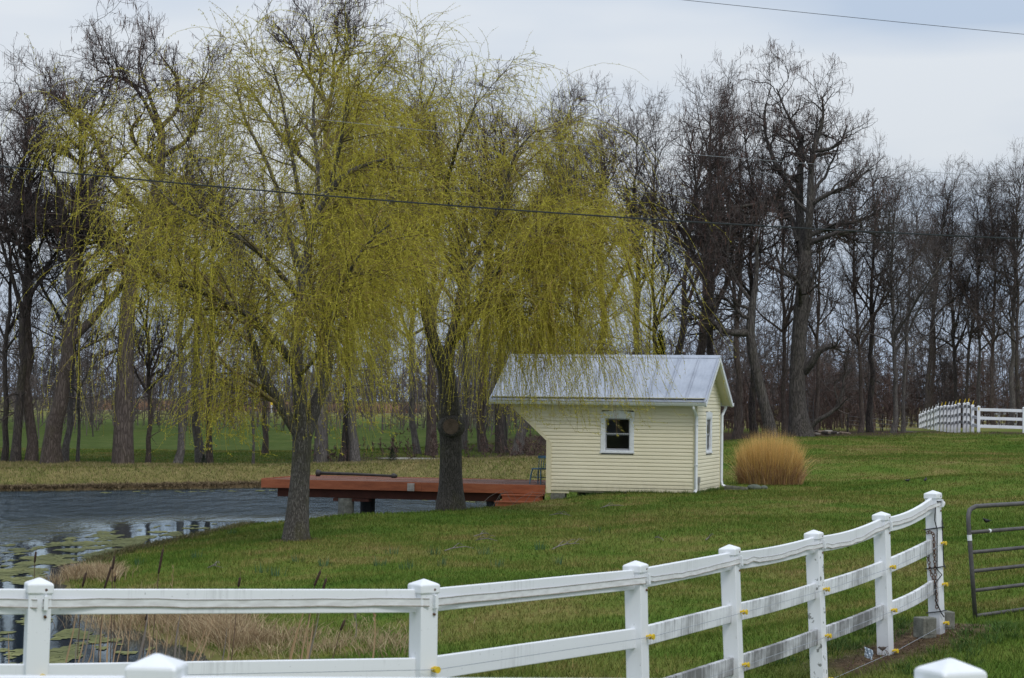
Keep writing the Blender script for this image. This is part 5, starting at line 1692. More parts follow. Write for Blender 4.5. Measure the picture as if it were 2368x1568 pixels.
TS = [  # px, depth, top py, kind, bark, lean, spread, label
 (10, 92, 250, 'slim', 'dark', 0, 1.0, 'dark slender bare tree at the extreme left edge of the photo'),
 (36, 90.5, 205, 'pod_tall', 'dark', 1, .8, 'dark bare tree second from the left edge, straight trunk'),
 (72, 91, 165, 'pod_narrow', 'brown', -1, 1.0, 'brown bare tree third from the left edge, leaning slightly left'),
 (122, 89, 150, 'pod_broad', 'brown', 2, 1.15, 'stout brown bare tree with swollen base, fourth trunk from the left edge'),
 (150, 92.5, 260, 'slim_fork', 'grey', 3, 1.0, 'grey forked bare tree close behind the stout trunk with the swollen base'),
 (181, 93, 430, 'sapling', 'grey', 0, .9, 'thin grey young tree between the stout trunk and the massive trunk'),
 (342, 92.5, 480, 'spread', 'brown', 0, .8, 'small low branching bare tree just right of the massive trunk'),
 (406, 91, 300, 'slim_fork', 'grey', 2, 1.2, 'pale grey bare tree with low side limbs, second right of the massive trunk'),
 (468, 97, 215, 'pod_narrow', 'grey', 0, .9, 'grey bare tree standing left of its close brown twin'),
 (487, 96, 240, 'slim', 'brown', 1, 1.0, 'brown bare tree standing right of its close grey twin'),
 (586, 94, 420, 'sapling', 'grey', 0, .7, 'slim grey bare tree left of the nearer willow trunk'),
 (612, 104, 300, 'slim', 'brown', 0, 1, 'distant brown bare tree mostly behind the nearer willow'),
 (792, 93, 280, 'pod_tall', 'dark', 0, .7, 'dark bare tree of the close trio right of the nearer willow trunk'),
 (808, 94.5, 260, 'slim', 'brown', -2, .8, 'brown bare tree in the middle of the close trio beyond the deck'),
 (823, 92.5, 240, 'pod_narrow', 'grey', 1, .9, 'palest bare trunk, rightmost of the close trio beyond the deck'),
 (968, 103, 210, 'slim_fork', 'grey', -4, .9, 'grey bare tree leaning left, just left of the second willow trunk'),
 (998, 102, 190, 'pod_tall', 'brown', 1, .9, 'brown bare tree close to the left side of the second willow trunk'),
 (1070, 106, 240, 'slim', 'grey', 0, 1, 'grey bare tree just right of the second willow trunk'),
 (1122, 104, 230, 'pod_narrow', 'brown', 2, .9, 'brown bare tree between the second willow and the shed porch'),
 (1164, 103, 210, 'pod_tall', 'dark', 1, .9, 'dark straight bare tree left of the shed porch opening'),
 (1196, 101, 225, 'pod_broad', 'grey', 5, .7, 'grey bare tree leaning right, framed by the shed porch opening'),
 (1256, 106, 235, 'pod_narrow', 'brown', 0, .9, 'brown bare tree rising from behind the left end of the shed'),
 (1330, 112, 250, 'slim', 'dark', -1, 1, 'dark bare tree above the left half of the shed roof'),
 (1395, 114, 240, 'pod_tall', 'brown', 1, .9, 'brown bare tree above the middle of the shed roof'),
 (1472, 113, 232, 'pod_narrow', 'grey', 1, .9, 'grey bare tree at the right edge of the hanging willow shoots'),
 (1512, 116, 240, 'slim_fork', 'dark', 0, .8, 'dark bare tree second right of the hanging willow shoots'),
 (1545, 108, 245, 'pod_tall', 'dark', 7, .8, 'dark bare tree leaning strongly right above the shed roof'),
 (1592, 114, 190, 'pod_broad', 'brown', 1, .8, 'tall brown bare tree above the right end of the shed ridge'),
 (1626, 116, 230, 'pod_narrow', 'dark', 0, .9, 'dark straight bare tree just left of the shed gable peak'),
 (1700, 109, 300, 'pod_tall', 'brown', 0, .8, 'brown bare tree directly right of the shed gable'),
 (1748, 111, 235, 'pod_narrow', 'dark', -1, .8, 'dark bare tree between the leaning tree and the great trunk'),
 (1812, 114, 250, 'slim_fork', 'brown', 0, .8, 'brown bare tree close behind the left side of the great trunk'),
 (1885, 112, 300, 'slim', 'brown', 0, .8, 'brown bare tree close behind the right side of the great trunk'),
 (1988, 114, 365, 'slim_fork', 'brown', -1, .9, 'brown bare tree left of the gap before the double grey trunk'),
 (2012, 116, 350, 'pod_narrow', 'dark', 0, .8, 'dark reddish bare tree just left of the double grey trunk'),
 (2062, 113, 385, 'slim_fork', 'grey', 1, 1.0, 'grey bare tree with a double trunk between the great tree and the far fence'),
 (2088, 118, 400, 'slim', 'grey', 3, .9, 'grey slim bare tree leaning away from the double grey trunk'),
 (2128, 152, 390, 'pod_narrow', 'dark', 4, .8, 'dark bare tree leaning right at the left end of the far fence'),
 (2150, 154, 400, 'slim', 'brown', 2, .9, 'brown bare tree behind the left end of the far white fence'),
 (2203, 153, 415, 'slim_fork', 'dark', 0, .9, 'dark bare tree behind the middle of the far white fence posts'),
 (2222, 151, 400, 'slim', 'dark', 5, .9, 'dark bare tree leaning right behind the far fence corner'),
 (2264, 152, 405, 'slim', 'grey', 0, .9, 'grey straight bare tree behind the far fence corner post'),
 (2300, 150, 385, 'slim_fork', 'brown', -2, .9, 'brown forked bare tree behind the straight run of the far fence'),
 (2332, 149, 355, 'pod_narrow', 'grey', 1, .8, 'grey bare tree second from the right edge of the photo'),
 (2358, 148, 345, 'slim', 'dark', -1, 1.0, 'dark bare tree at the extreme right edge of the photo'),
]
rs = np.random.RandomState(99)
for px_, d_, tp_, kd, lk, ln, sp, lab in TS:
    bare_tree(px_, d_, tp_, kd, lk, lab, rot=rs.uniform(0, 2 * PI), lean=ln, spread=sp)
# out-of-focus depth of the wood: many crowns behind the front rows, one mass
def thicket(name, label, x0, x1, y0, y1, n, hmin, hmax, seed, m, twigs=1.0, fat=1.0, trunk=1.0):
    rng = np.random.RandomState(seed)
    parts = []
    x = rng.uniform(x0, x1, n); y = rng.uniform(y0, y1, n)
    z = ground(x, y)
    H = rng.uniform(hmin, hmax, n)
    N = 9
    t = np.linspace(0, 1, N)
    P = np.stack([x[:, None] + np.cumsum(rng.normal(0, .16, (n, N)), 1) * H[:, None] / 12, y[:, None] + np.cumsum(rng.normal(0, .16, (n, N)), 1), z[:, None] - .1 + H[:, None] * t[None]], -1)
    R = (H * .0085 * trunk * rng.uniform(.35, 1.3, n))[:, None] * (1 - .85 * t)[None]
    parts.append(tubes(P, R, 5))
    P1, R1 = spawn(P, R, int(n * 12 * twigs), rng, .06, 1, 46, 14, np.mean(H) * .25, 7, up=.05, wig=.17, rr=.5, rmin=.02 * fat, taper=.35)
    P2, R2 = spawn(P1, R1, int(n * 50 * twigs), rng, .15, 1, 48, 15, np.mean(H) * .11, 5, up=.05, wig=.2, rr=.6, rmin=.013 * fat, taper=.5)
    P3, R3 = spawn(P2, R2, int(n * 130 * twigs), rng, .1, 1, 45, 15, np.mean(H) * .05, 3, up=.05, wig=.2, rr=.7, rmin=.009 * fat, taper=.6)
    parts += [tubes(P1, R1, 4), tubes(P2, R2, 3), tubes(P3, R3, 3)]
    V, q = join(parts)
    o = link(name, mesh_np(name, V, q), None, m)
    o['kind'] = 'stuff'
    tag(o, label, 'woods')
thicket('woods', 'tangle of thin bare trees behind the far white fence', 22, 54, 156, 190, 80, 5, 14, 211, M['twig_grey'], 1.15, 1.2, .62)
thicket('brush', 'reddish brush behind the far white fence', 22, 54, 154, 170, 420, 2.0, 5.5, 213, M['twig_red'], .5, 1.2)
thicket('brush', 'grey brown scrub across the field behind the trunks on the far bank', -52, 2, 150, 185, 420, 2.0, 6.0, 214, M['twig_far'], .5, 1.3)
thicket('woods', 'tangle of thin bare trees deep behind the right hand row', -4, 22, 124, 175, 110, 4, 12.5, 201, M['twig_grey'], 1.15, 1.1, .62)
thicket('woods', 'tangle of thin bare trees behind the trunks on the far bank', -38, 2, 130, 185, 60, 4, 12.5, 202, M['twig_grey'], 1.15, 1.1, .62)
thicket('brush', 'low reddish brush under the trees right of the lawn', 9, 22, 122, 150, 400, 1.5, 4.6, 203, M['twig_red'], .5)
thicket('brush', 'low reddish brush beyond the deck and shed porch', -9, 6, 92, 104, 200, .5, 1.5, 204, M['twig_red'], .3)
thicket('distant_woods', 'far line of grey bare woods across the fields', -100, 100, 320, 400, 620, 8, 15, 205, M['twig_far'], .8, 3.2, .8)
thicket('distant_woods', 'red brown scrub along the far field edge', -75, 75, 275, 300, 800, 2.5, 5.5, 206, M['twig_far'], .35, 2.6)

# ------------------------------------------------------------------ weeping willows
def willow(foot_px, foot_py, dep, limbs_px, label, seed, conf, bark_m):
    rng = np.random.RandomState(seed)
    foot = U(foot_px, foot_py, dep)
    foot.z = gz(foot.x, foot.y)
    off = np.array(foot)
    root = thing('weeping_willow', label, 'tree', foot)
    lb = []
    for k, l in enumerate(limbs_px):
        P_, R__ = limb(dep, l, 18)
        if k == 0: P_[0, 0, 2] = foot.z - .3
        lb.append((P_ - off, R__))
    parts = [tubes(P_, R__, 12 if k < 4 else 8) for k, (P_, R__) in enumerate(lb)]
    LP = np.concatenate([l[0] for l in lb[1:]]); LR = np.concatenate([l[1] for l in lb[1:]])
    c0 = np.array([0, 0, 0.])
    dr = np.array(conf.get('drift', (0.012, 0, 0)))
    # secondary branches rise outwards and arch over
    P1, R1 = spawn(LP, LR, conf['n1'], rng, .22, 1, 45, 14, conf['l1'], 12, up=.03, wig=.09, out=.8, center=c0, rr=.5, rmin=.012, taper=.25, rmax=.05, lenfall=.3)
    P2, R2 = spawn(P1, R1, conf['n2'], rng, .15, 1, 48, 16, conf['l2'], 10, up=-.035, wig=.10, out=.6, center=c0, rr=.5, rmin=.0065, taper=.35, rmax=.016, lenfall=.3)
    P2b, R2b = spawn(LP, LR, conf['n2'] // 3, rng, .2, 1, 55, 18, conf['l2'], 10, up=-.03, wig=.10, out=.8, center=c0, rr=.3, rmin=.0065, taper=.35, rmax=.014, lenfall=.3)
    P2 = np.concatenate([P2, P2b]); R2 = np.concatenate([R2, R2b])
    br = [tubes(P1, R1, 6), tubes(P2, R2, 4)]
    A, AR = P2, R2
    # long hanging shoots and shorter arching ones
    wl = np.clip(1.25 - A[:, 0, 2] / conf['hmax'], .12, 1.0)
    S1, SR1 = spawn(A, AR, conf['ns'], rng, .1, 1, 60, 22, conf['ls'], 10, up=-.30, wig=.11, rabs=.0045, rmin=.003, taper=.5, drift=tuple(dr), lenfall=.1, weight=wl)
    S1 = S1[:, :1] + (S1 - S1[:, :1]) * rng.uniform(.35, 1.35, (len(S1), 1, 1))
    S2, SR2 = spawn(A, AR, conf['n_spray'], rng, .05, 1, 52, 22, .85, 7, up=-.09, wig=.15, rabs=.0045, rmin=.003, taper=.5, drift=tuple(dr), lenfall=.1)
    # fine upright sprays at the top that bend over
    wt = np.clip(P1[:, -1, 2] - conf['htop'], 0.02, None)
    S3, SR3 = spawn(P1, R1, conf['nt'], rng, .5, 1, 30, 12, 1.45, 10, up=-.13, wig=.05, rabs=.0055, rmin=.003, taper=.45, weight=wt, drift=tuple(dr))
    for A_ in (S1, S2):
        A_[..., 2] = np.maximum(A_[..., 2], conf['zmin'] + rng.uniform(0, .9, len(A_))[:, None] + .15 * (1 - np.linspace(0, 1, A_.shape[1]))[None])
    cr = [tubes(S1, SR1, 3), tubes(S2, SR2, 3), tubes(S3, SR3, 3)]
    def leaves(S_, per):
        B, N, _ = S_.shape
        n = B * per
        bi = np.repeat(np.arange(B), per)
        f = rng.uniform(.12, 1, n) * (N - 1); i0 = np.minimum(f.astype(int), N - 2); fr = (f - i0)[:, None]
        p = S_[bi, i0] * (1 - fr) + S_[bi, i0 + 1] * fr
        t = norm(S_[bi, i0 + 1] - S_[bi, i0])
        d = norm(t + 1.1 * norm(rng.normal(size=(n, 3))))
        l_ = rng.uniform(.03, .065, n)[:, None]
        s = norm(np.cross(d, rng.normal(size=(n, 3)))) * rng.uniform(.006, .010, n)[:, None]
        V = np.stack([p, p + d * l_ * .5 + s, p + d * l_, p + d * l_ * .5 - s], 1).reshape(-1, 3)
        return V, np.arange(n * 4).reshape(-1, 4)
    lv = [leaves(S1, conf['leaf']), leaves(S2, conf['leaf'] // 2 + 4), leaves(S3, conf['leaf'])]
    V, q = join(parts); link('trunk', mesh_np('trunk', V, q, smooth=True), root, bark_m)
    V, q = join(br); link('branches', mesh_np('branches', V, q), root, M['shoot_bark'])
    V, q = join(cr); cw = link('crown', mesh_np('crown', V, q), root, M['willow'])
    V, q = join(lv); lf = link('leaves', mesh_np('leaves', V, q), cw, M['willow'])
    lf['kind'] = 'stuff'
    return root, lb
w1, _ = willow(683, 1245, 47, [
    [(684, 1258, 0, 74), (684, 1240, 0, 62), (688, 1180, 0, 52), (694, 1100, 0, 44), (698, 1040, 0, 43), (698, 1000, 0, 46)],
    [(694, 1010, 0, 30), (662, 960, -.1, 26), (628, 905, -.2, 24), (602, 850, -.3, 21), (588, 800, -.3, 16), (575, 760, -.4, 11), (560, 700, -.5, 7)],
    [(698, 1010, 0, 34), (694, 930, 0, 32), (690, 870, 0, 30), (682, 830, 0, 28), (684, 760, .1, 24), (694, 690, .2, 21), (704, 620, .2, 20), (716, 550, .2, 19), (733, 480, .2, 18), (765, 425, .2, 16), (800, 392, .2, 12), (850, 375, .2, 8), (905, 365, .2, 4)],
    [(706, 1010, 0, 32), (722, 960, .2, 30), (742, 905, .3, 28), (758, 862, .3, 25), (762, 815, .4, 23), (748, 760, .5, 18), (728, 700, .6, 14), (716, 640, .7, 9), (720, 560, .8, 6)],
    [(684, 845, 0, 24), (645, 800, -.4, 21), (595, 742, -.8, 18), (535, 702, -1.2, 15), (445, 666, -1.6, 12), (387, 648, -1.8, 9), (320, 646, -2, 7), (275, 655, -2.1, 4), (235, 672, -2.2, 2.5)],
    [(704, 640, .2, 16), (670, 560, .6, 12), (650, 460, .8, 10), (612, 361, 1, 9), (570, 290, 1, 7), (556, 250, 1, 5), (545, 190, 1, 3)],
    [(716, 550, .2, 12), (690, 440, -.6, 10), (664, 300, -.6, 8), (650, 215, -.6, 6), (628, 150, -.6, 3)],
    [(733, 480, .2, 12), (735, 380, .6, 10), (722, 260, .8, 8), (730, 200, .8, 4), (752, 160, .8, 2)],
    [(765, 425, .2, 10), (790, 320, -.3, 8), (800, 240, -.3, 6), (826, 180, -.3, 3)],
    [(694, 690, .2, 15), (620, 600, -.9, 12), (530, 530, -1.4, 10), (460, 505, -1.6, 8), (387, 470, -1.8, 7), (340, 402, -1.8, 5), (285, 340, -1.8, 3.5), (240, 285, -1.8, 2)],
    [(684, 760, 0, 12), (640, 690, 1.2, 9), (560, 600, 2, 7), (480, 420, 2.4, 6), (430, 330, 2.4, 4), (390, 260, 2.4, 3)],
    [(760, 820, .3, 10), (800, 720, 1.2, 8), (840, 600, 1.6, 7), (880, 500, 1.8, 5), (930, 430, 1.8, 3)],
    [(748, 760, .5, 10), (800, 640, -1.2, 8), (850, 560, -1.8, 6), (900, 520, -2, 4)],
    [(690, 870, 0, 10), (720, 840, -.8, 8), (745, 800, -1.4, 6), (770, 740, -1.8, 4)]],
    'nearer weeping willow in yellow green bud, forked trunk left of the deck', 301,
    dict(n1=150, l1=1.7, n2=760, l2=1.15, ns=2700, n_spray=3000, hmax=10.5, ls=2.2, nt=380, leaf=24, htop=5.5, zmin=1.75, drift=(.03, 0, 0)), M['bark_willow'])
w2, w2l = willow(1042, 1166, 56, [
    [(1042, 1178, 0, 78), (1042, 1160, 0, 64), (1042, 1100, 0, 52), (1042, 1020, 0, 50), (1040, 970, 0, 54), (1036, 900, 0, 42), (1030, 850, 0, 40)],
    [(1030, 860, 0, 36), (1005, 800, -.2, 30), (985, 740, -.3, 27), (978, 660, -.3, 24), (960, 560, -.3, 20), (930, 470, -.4, 15), (900, 380, -.4, 10), (905, 300, -.4, 6)],
    [(1030, 860, 0, 30), (1040, 790, .3, 25), (1060, 720, .5, 22), (1075, 640, .6, 18), (1060, 540, .6, 15), (1030, 430, .6, 12), (1012, 340, .6, 8), (1004, 270, .6, 5)],
    [(1040, 800, .3, 20), (1090, 740, -.6, 17), (1125, 680, -.8, 15), (1140, 630, -.8, 14), (1200, 570, -1, 11), (1270, 520, -1, 9), (1310, 488, -1, 6), (1340, 482, -1, 3)],
    [(978, 660, -.3, 16), (930, 600, -1, 12), (900, 560, -1.4, 9), (850, 590, -1.6, 6), (830, 640, -1.6, 3)],
    [(1075, 640, .6, 14), (1130, 540, 1.2, 11), (1170, 430, 1.5, 8), (1190, 350, 1.5, 5), (1240, 300, 1.5, 3)],
    [(1010, 340, .6, 7), (985, 265, .4, 5), (968, 215, .4, 3.5), (978, 180, .4, 2)],
    [(1030, 430, .6, 10), (1060, 330, -.5, 7), (1085, 285, -.5, 5), (1100, 240, -.5, 3)],
    [(930, 470, -.4, 10), (880, 400, .6, 8), (852, 335, .8, 5), (860, 280, .8, 3)],
    [(1200, 570, -1, 9), (1290, 560, -1.8, 7), (1340, 562, -2, 5), (1375, 590, -2, 3)],
    [(1130, 540, 1.2, 9), (1220, 480, 2, 7), (1285, 445, 2.2, 5), (1320, 435, 2.2, 3)],
    [(1090, 740, -.6, 10), (1140, 715, -1.6, 8), (1195, 720, -2.2, 6), (1240, 760, -2.4, 3)],
    [(1140, 630, -.8, 9), (1210, 625, -1.6, 7), (1290, 640, -2.2, 5), (1345, 680, -2.4, 3)],
    [(1060, 720, .5, 12), (1120, 690, -2, 9), (1200, 680, -2.6, 7), (1290, 700, -2.8, 5), (1350, 740, -2.8, 3)]],
    'second weeping willow, sawn limb scar on its trunk, shoots over the shed roof', 302,
    dict(n1=150, l1=1.8, n2=800, l2=1.2, ns=4300, n_spray=2500, hmax=11.5, ls=2.9, nt=320, leaf=24, htop=6.5, zmin=2.0, drift=(.03, 0, 0)), M['bark_willow_dark'])
# sawn limb scar facing the camera on the second willow
mb = MB()
sc = U(1043, 985, 56) - Vector(w2.location)
mb.tube([sc + Vector((0, -.05, 0)), sc + Vector((0, -.30, -.01)), sc + Vector((0, -.37, -.01)), sc + Vector((.0, -.385, -.01))], [.36, .275, .255, .215], 18)
st = mb.build('limb_stub', M['bark_willow_dark'], w2, smooth=False)
mb = MB()
mb.tube([sc + Vector((0.0, -.386, -.01)), sc + Vector((0, -.392, -.01))], [.20, .18], 18)
mb.build('sawn_face', pm('sawn_wood', [(0.3, L(.07, .05, .038)), (0.6, L(.14, .10, .075)), (0.75, L(.02, .015, .012))], 6, fine=.4), st)
#@@TREESEND
# ------------------------------------------------------------------ smaller things
def hit(px, py, lo=8.0, hi=400.0):
    """where the sight line meets the ground"""
    d = ray(px, py)
    ts = np.linspace(lo, hi, 1600)
    X = EYE.x + d.x * ts / d.y; Z = EYE.z + d.z * ts / d.y
    g = ground(X, ts)
    k = np.argmax(Z <= g)
    if Z[k] > g[k]: k = len(ts) - 1
    return Vector((X[k], ts[k], g[k]))
# overhead cables, carried on beyond both edges of the picture
def overhead(name, pts, dep, rad, m, label, twist=False):
    P_ = [U(a, b, dep) for a, b in pts]
    t = thing(name, label, 'cable', P_[len(P_) // 2])
    O_ = Vector(t.location)
    c = np.array([tuple(p) for p in P_])
    tt = np.linspace(0, len(c) - 1, 60)
    xs_ = np.interp(tt, np.arange(len(c)), c[:, 0])
    cf = np.polyfit(c[:, 0], c[:, 2], 2)
    zs_ = np.polyval(cf, xs_)
    ys_ = np.interp(tt, np.arange(len(c)), c[:, 1])
    mb = MB(); mb.tube([Vector((a, b, z)) - O_ for a, b, z in zip(xs_, ys_, zs_)], rad, 8)
    mb.build('conductor', m, t)
    if twist:
        mb = MB(); mb.tube([Vector((a, b - rad, z + rad * 1.2)) - O_ for a, b, z in zip(xs_, ys_, zs_)], rad * .35, 6)
        mb.build('messenger_wire', M['cable'], t)
overhead('overhead_cable', [(-500, 330), (0, 388), (405, 423), (809, 459), (1183, 485), (1560, 511), (1960, 532), (2367, 552), (2900, 573)], 38, .0098, M['cable'],
         'thick dark overhead cable crossing in front of both willows', True)
overhead('overhead_cable', [(-500, 125), (0, 188), (405, 240), (809, 285), (1183, 320), (1540, 353), (1960, 385), (2290, 407), (2800, 436)], 44, .0042, M['thin_wire'],
         'thin grey overhead wire crossing high above the thick dark cable')
overhead('overhead_cable', [(900, -75), (1300, -31), (1590, 1), (1980, 42), (2367, 80), (2900, 128)], 36, .0045, M['cable'],
         'thin dark overhead wire across the top right corner of the sky')

# ornamental grass clump
def big_clump():
    base = U(1780, 1119, 67.0); base.z = gz(base.x, base.y)
    t = thing('ornamental_grass', 'tall tan ornamental grass clump on the lawn right of the shed', 'plant', base)
    rs = np.random.RandomState(21)
    def mk(n, hmin, hmax, w, l0, l1, rad, droop, seed, zoff=0, dome=.28):
        a = rs.uniform(0, 2 * PI, n); r = rad * np.sqrt(rs.rand(n))
        P = np.stack([r * np.cos(a) * 1.15, r * np.sin(a), np.full(n, zoff)], -1)
        return blades(P, rs.uniform(hmin, hmax, n) * (1 - dome * (r / rad) ** 2), np.full(n, w), rs.uniform(l0, l1, n) * (r / rad * .8 + .2), 4, seed, a + rs.normal(0, .5, n), droop)
    low = twig('clump_stems', [(0, L(.16, .085, .042)), (.5, L(.33, .195, .10)), (1, L(.48, .325, .18))], trans=.3, gain=1.25)
    top = twig('clump_plumes', [(0, L(.36, .225, .07)), (.5, L(.56, .38, .13)), (1, L(.68, .49, .21))], trans=.4, gain=1.25)
    V, q, T = mk(4200, .7, 1.4, .016, .05, .36, .76, .35, 31)
    s_ = link('stems', mesh_np('stems', V, q, T), t, low); s_['kind'] = 'stuff'
    V, q, T = mk(3600, .5, 1.15, .017, .15, .62, .84, .6, 32)
    s_ = link('arching_leaves', mesh_np('arching_leaves', V, q, T), t, low); s_['kind'] = 'stuff'
    V, q, T = mk(5600, 1.05, 1.9, .013, .02, .30, .80, .30, 33)
    s_ = link('plumes', mesh_np('plumes', V, q, T), t, top); s_['kind'] = 'stuff'
    V, q, T = mk(420, 1.1, 1.85, .011, .3, .95, .85, .45, 34, dome=.1)
    s_ = link('stray_plumes', mesh_np('stray_plumes', V, q, T), t, top); s_['kind'] = 'stuff'
    V, q, T = mk(260, .5, 1.2, .02, .7, 1.7, .9, .5, 35, dome=.1)
    s_ = link('broken_stems', mesh_np('broken_stems', V, q, T), t, low); s_['kind'] = 'stuff'
big_clump()

# cattails and dead reeds behind the fence
tanreed = twig('dead_reed', [(0, L(.22, .13, .065)), (.5, L(.36, .235, .13)), (1, L(.48, .37, .24))])
greyreed = twig('grey_reed', [(0, L(.12, .10, .085)), (1, L(.28, .245, .21))])
headm = pm('cattail_head', [(.3, L(.03, .017, .012)), (.7, L(.065, .038, .026))], 30, bump=.4)
stalkm = pm('cattail_stalk', [(.3, L(.07, .045, .03)), (.7, L(.17, .11, .07))], 20)
def z8(a, b): return (a * .31721, 1097.9 + b * .31721)
def z1(a, b): return ((1200 + a / 1.48) * .57788, (1900 + b / 1.48) * .57788)
CAT = [  # top of spike, top of head, bottom of head, lower end, depth
    (z8(265, 520), z8(262, 560), z8(252, 640), z8(232, 1300), 31, 'dark cattail standing left of the first fence post'),
    (z8(640, 665), z8(628, 712), z8(600, 815), z8(520, 1330), 29.5, 'cattail leaning right in front of the tan grass tuft'),
    (z8(845, 515), z8(834, 590), z8(820, 690), z8(790, 1330), 29.3, 'upper cattail of the crossed pair above the top rail'),
    (z8(822, 640), z8(812, 668), z8(762, 825), z8(660, 1330), 29.6, 'lower cattail of the crossed pair above the top rail'),
    (z8(846, 640), z8(840, 736), z8(836, 780), z8(815, 1320), 29.1, 'broken cattail with pale fluff at its tip beside the crossed pair'),
    (z8(1198, 500), z8(1188, 540), z8(1155, 720), z8(1060, 1320), 29.0, 'tallest cattail, standing alone against the lawn'),
    (z8(1752, 700), z8(1750, 748), z8(1738, 815), z8(1660, 1280), 27.6, 'short thick cattail head just above the rail in mid span'),
    (z8(2368, 640), z8(2336, 700), z8(2290, 810), z8(2170, 1330), 27.0, 'left cattail of the leaning pair left of the second fence post'),
    (z1(160, 590), z1(156, 614), z1(132, 690), z1(20, 1075), 27.1, 'right cattail of the leaning pair left of the second fence post'),
    (z1(285, 818), z1(266, 858), z1(240, 920), z1(160, 1085), 26.5, 'cattail seen below the top rail left of the second fence post'),
    (z8(1095, 1000), z8(1075, 1012), z8(1060, 1060), z8(1000, 1320), 28.6, 'dark cattail just under the top rail left of the tan grass'),
]
for k, (a, b, c, d_, dep, lab) in enumerate(CAT):
    pa, pb, pc, pd = (U(*q, dep) for q in (a, b, c, d_))
    pd.z = min(pd.z, gz(pd.x, pd.y), WATER_Z) - .15 if sdist(pd.x, pd.y) < 0 else min(pd.z, gz(pd.x, pd.y))
    t = thing('cattail', lab, 'cattail', pd, 0, 'cattails at the pond edge')
    mb = MB(); mb.tube([Vector((0, 0, 0)), (pc - pd) * .5 + Vector((.012, 0, 0)), pc - pd, pb - pd], [.0075, .0065, .005, .005], 6); mb.build('stalk', stalkm, t)
    mb = MB(); mb.tube([pc - pd, (pc - pd).lerp(pb - pd, .06), (pc - pd).lerp(pb - pd, .5), (pc - pd).lerp(pb - pd, .94), pb - pd], [.008, .0145, .0165, .0145, .006], 10)
    mb.build('seed_head', headm, t, smooth=True)
    mb = MB(); mb.tube([pb - pd, pa - pd], [.0035, .0018], 5); mb.build('spike', stalkm, t)
    if k == 4:
        mb = MB()
        rr = random.Random(4)
        for q in range(14): mb.ball(pb - pd + Vector((rr.uniform(-.02, .02), rr.uniform(-.02, .02), rr.uniform(-.01, .03))), (.009, .009, .012), 6, 4)
        mb.build('fluff', tanreed, t)
REED = [(475, 1340, 550, 1000, .014), (560, 1350, 650, 1000, .015), (585, 1350, 696, 1000, .016), (725, 1350, 762, 1000, .016), (780, 1350, 802, 990, .014), (820, 1350, 885, 1010, .013),
        (1000, 1310, 1072, 1000, .024), (1030, 1310, 1112, 1150, .017), (1090, 1260, 1095, 990, .012), (1140, 1290, 1160, 1060, .014), (1270, 1290, 1312, 1000, .018), (1360, 1330, 1382, 990, .010), (1370, 1310, 1512, 1055, .017),
        (1400, 1310, 1575, 1000, .013), (1590, 1240, 1672, 1115, .012), (1660, 1280, 1702, 1000, .013), (2080, 1330, 2215, 990, .026), (2180, 1335, 2252, 990, .016), (2215, 1335, 2315, 990, .018), (2195, 1335, 2285, 1050, .022),
        (630, 1350, 690, 1225, .012), (60, 1370, 78, 1150, .012), (545, 1340, 580, 1120, .010), (680, 1340, 700, 1130, .010), (930, 1300, 940, 1010, .009), (845, 1340, 920, 1060, .010), (1300, 1280, 1306, 1080, .008), (2230, 1330, 2262, 1130, .02)]
for k, (x0, y0, x1, y1, w) in enumerate(REED):
    dep = 28.8 - k % 5 * .25 - (1.8 if x0 > 2000 else 0)
    a, b = U(*z8(x0, y0), dep), U(*z8(x1, y1), dep)
    a.z = min(a.z, max(gz(a.x, a.y), WATER_Z)) - .05
    d_ = b - a
    mb = MB()
    n_ = 6
    side = Vector((d_.z, .5 * d_.length * (-1) ** k, -d_.x)).normalized()
    nr = d_.cross(side).normalized()
    vs = []
    for i in range(n_ + 1):
        t_ = i / n_
        c = d_ * t_ + Vector((.03 * math.sin(3 * t_ + k), 0, 0)) * t_
        ww = w * (1 - .75 * t_ ** 2) * .8
        vs += [c - side * ww, c + nr * ww * .35, c + side * ww]
    mb.add(vs, [(3 * i + q, 3 * i + q + 1, 3 * i + q + 4, 3 * i + q + 3) for i in range(n_) for q in (0, 1)])
    o = mb.build('dead_reed', greyreed if k % 4 == 2 else tanreed)
    o.location = a
    tag(o, 'grey weathered reed blade standing behind the white fence' if k % 4 == 2 else 'tan dead reed blade standing behind the white fence', 'reed', 'dead reed blades behind the white fence')
def stem_thing(px0, py0, px1, py1, dep, r, label, m):
    a, b = U(px0, py0, dep), U(px1, py1, dep)
    mb = MB(); mb.tube([Vector((0, 0, 0)), (b - a) * .5 + Vector((.015, 0, 0)), b - a], [r, r * .8, r * .3], 5)
    for q in range(6):
        p = (b - a) * (.72 + q * .05); mb.tube([p, p + Vector((.02 * (-1) ** q, 0, .05))], [r * .9, r * .3], 4)
    o = mb.build('grass_stem', m); o.location = a
    tag(o, label, 'stem')
stem_thing(*z8(1205, 1320), *z8(1264, 660), 28.5, .005, 'tall yellow grass stem right of the tallest cattail', tanreed)
stem_thing(*z1(432, 1085), *z1(442, 800), 26.2, .012, 'thick tan stem just left of the second fence post', tanreed)
stem_thing(*z1(330, 960), *z1(325, 815), 25.5, .006, 'dried weed stem with curled leaves under the top rail', greyreed)

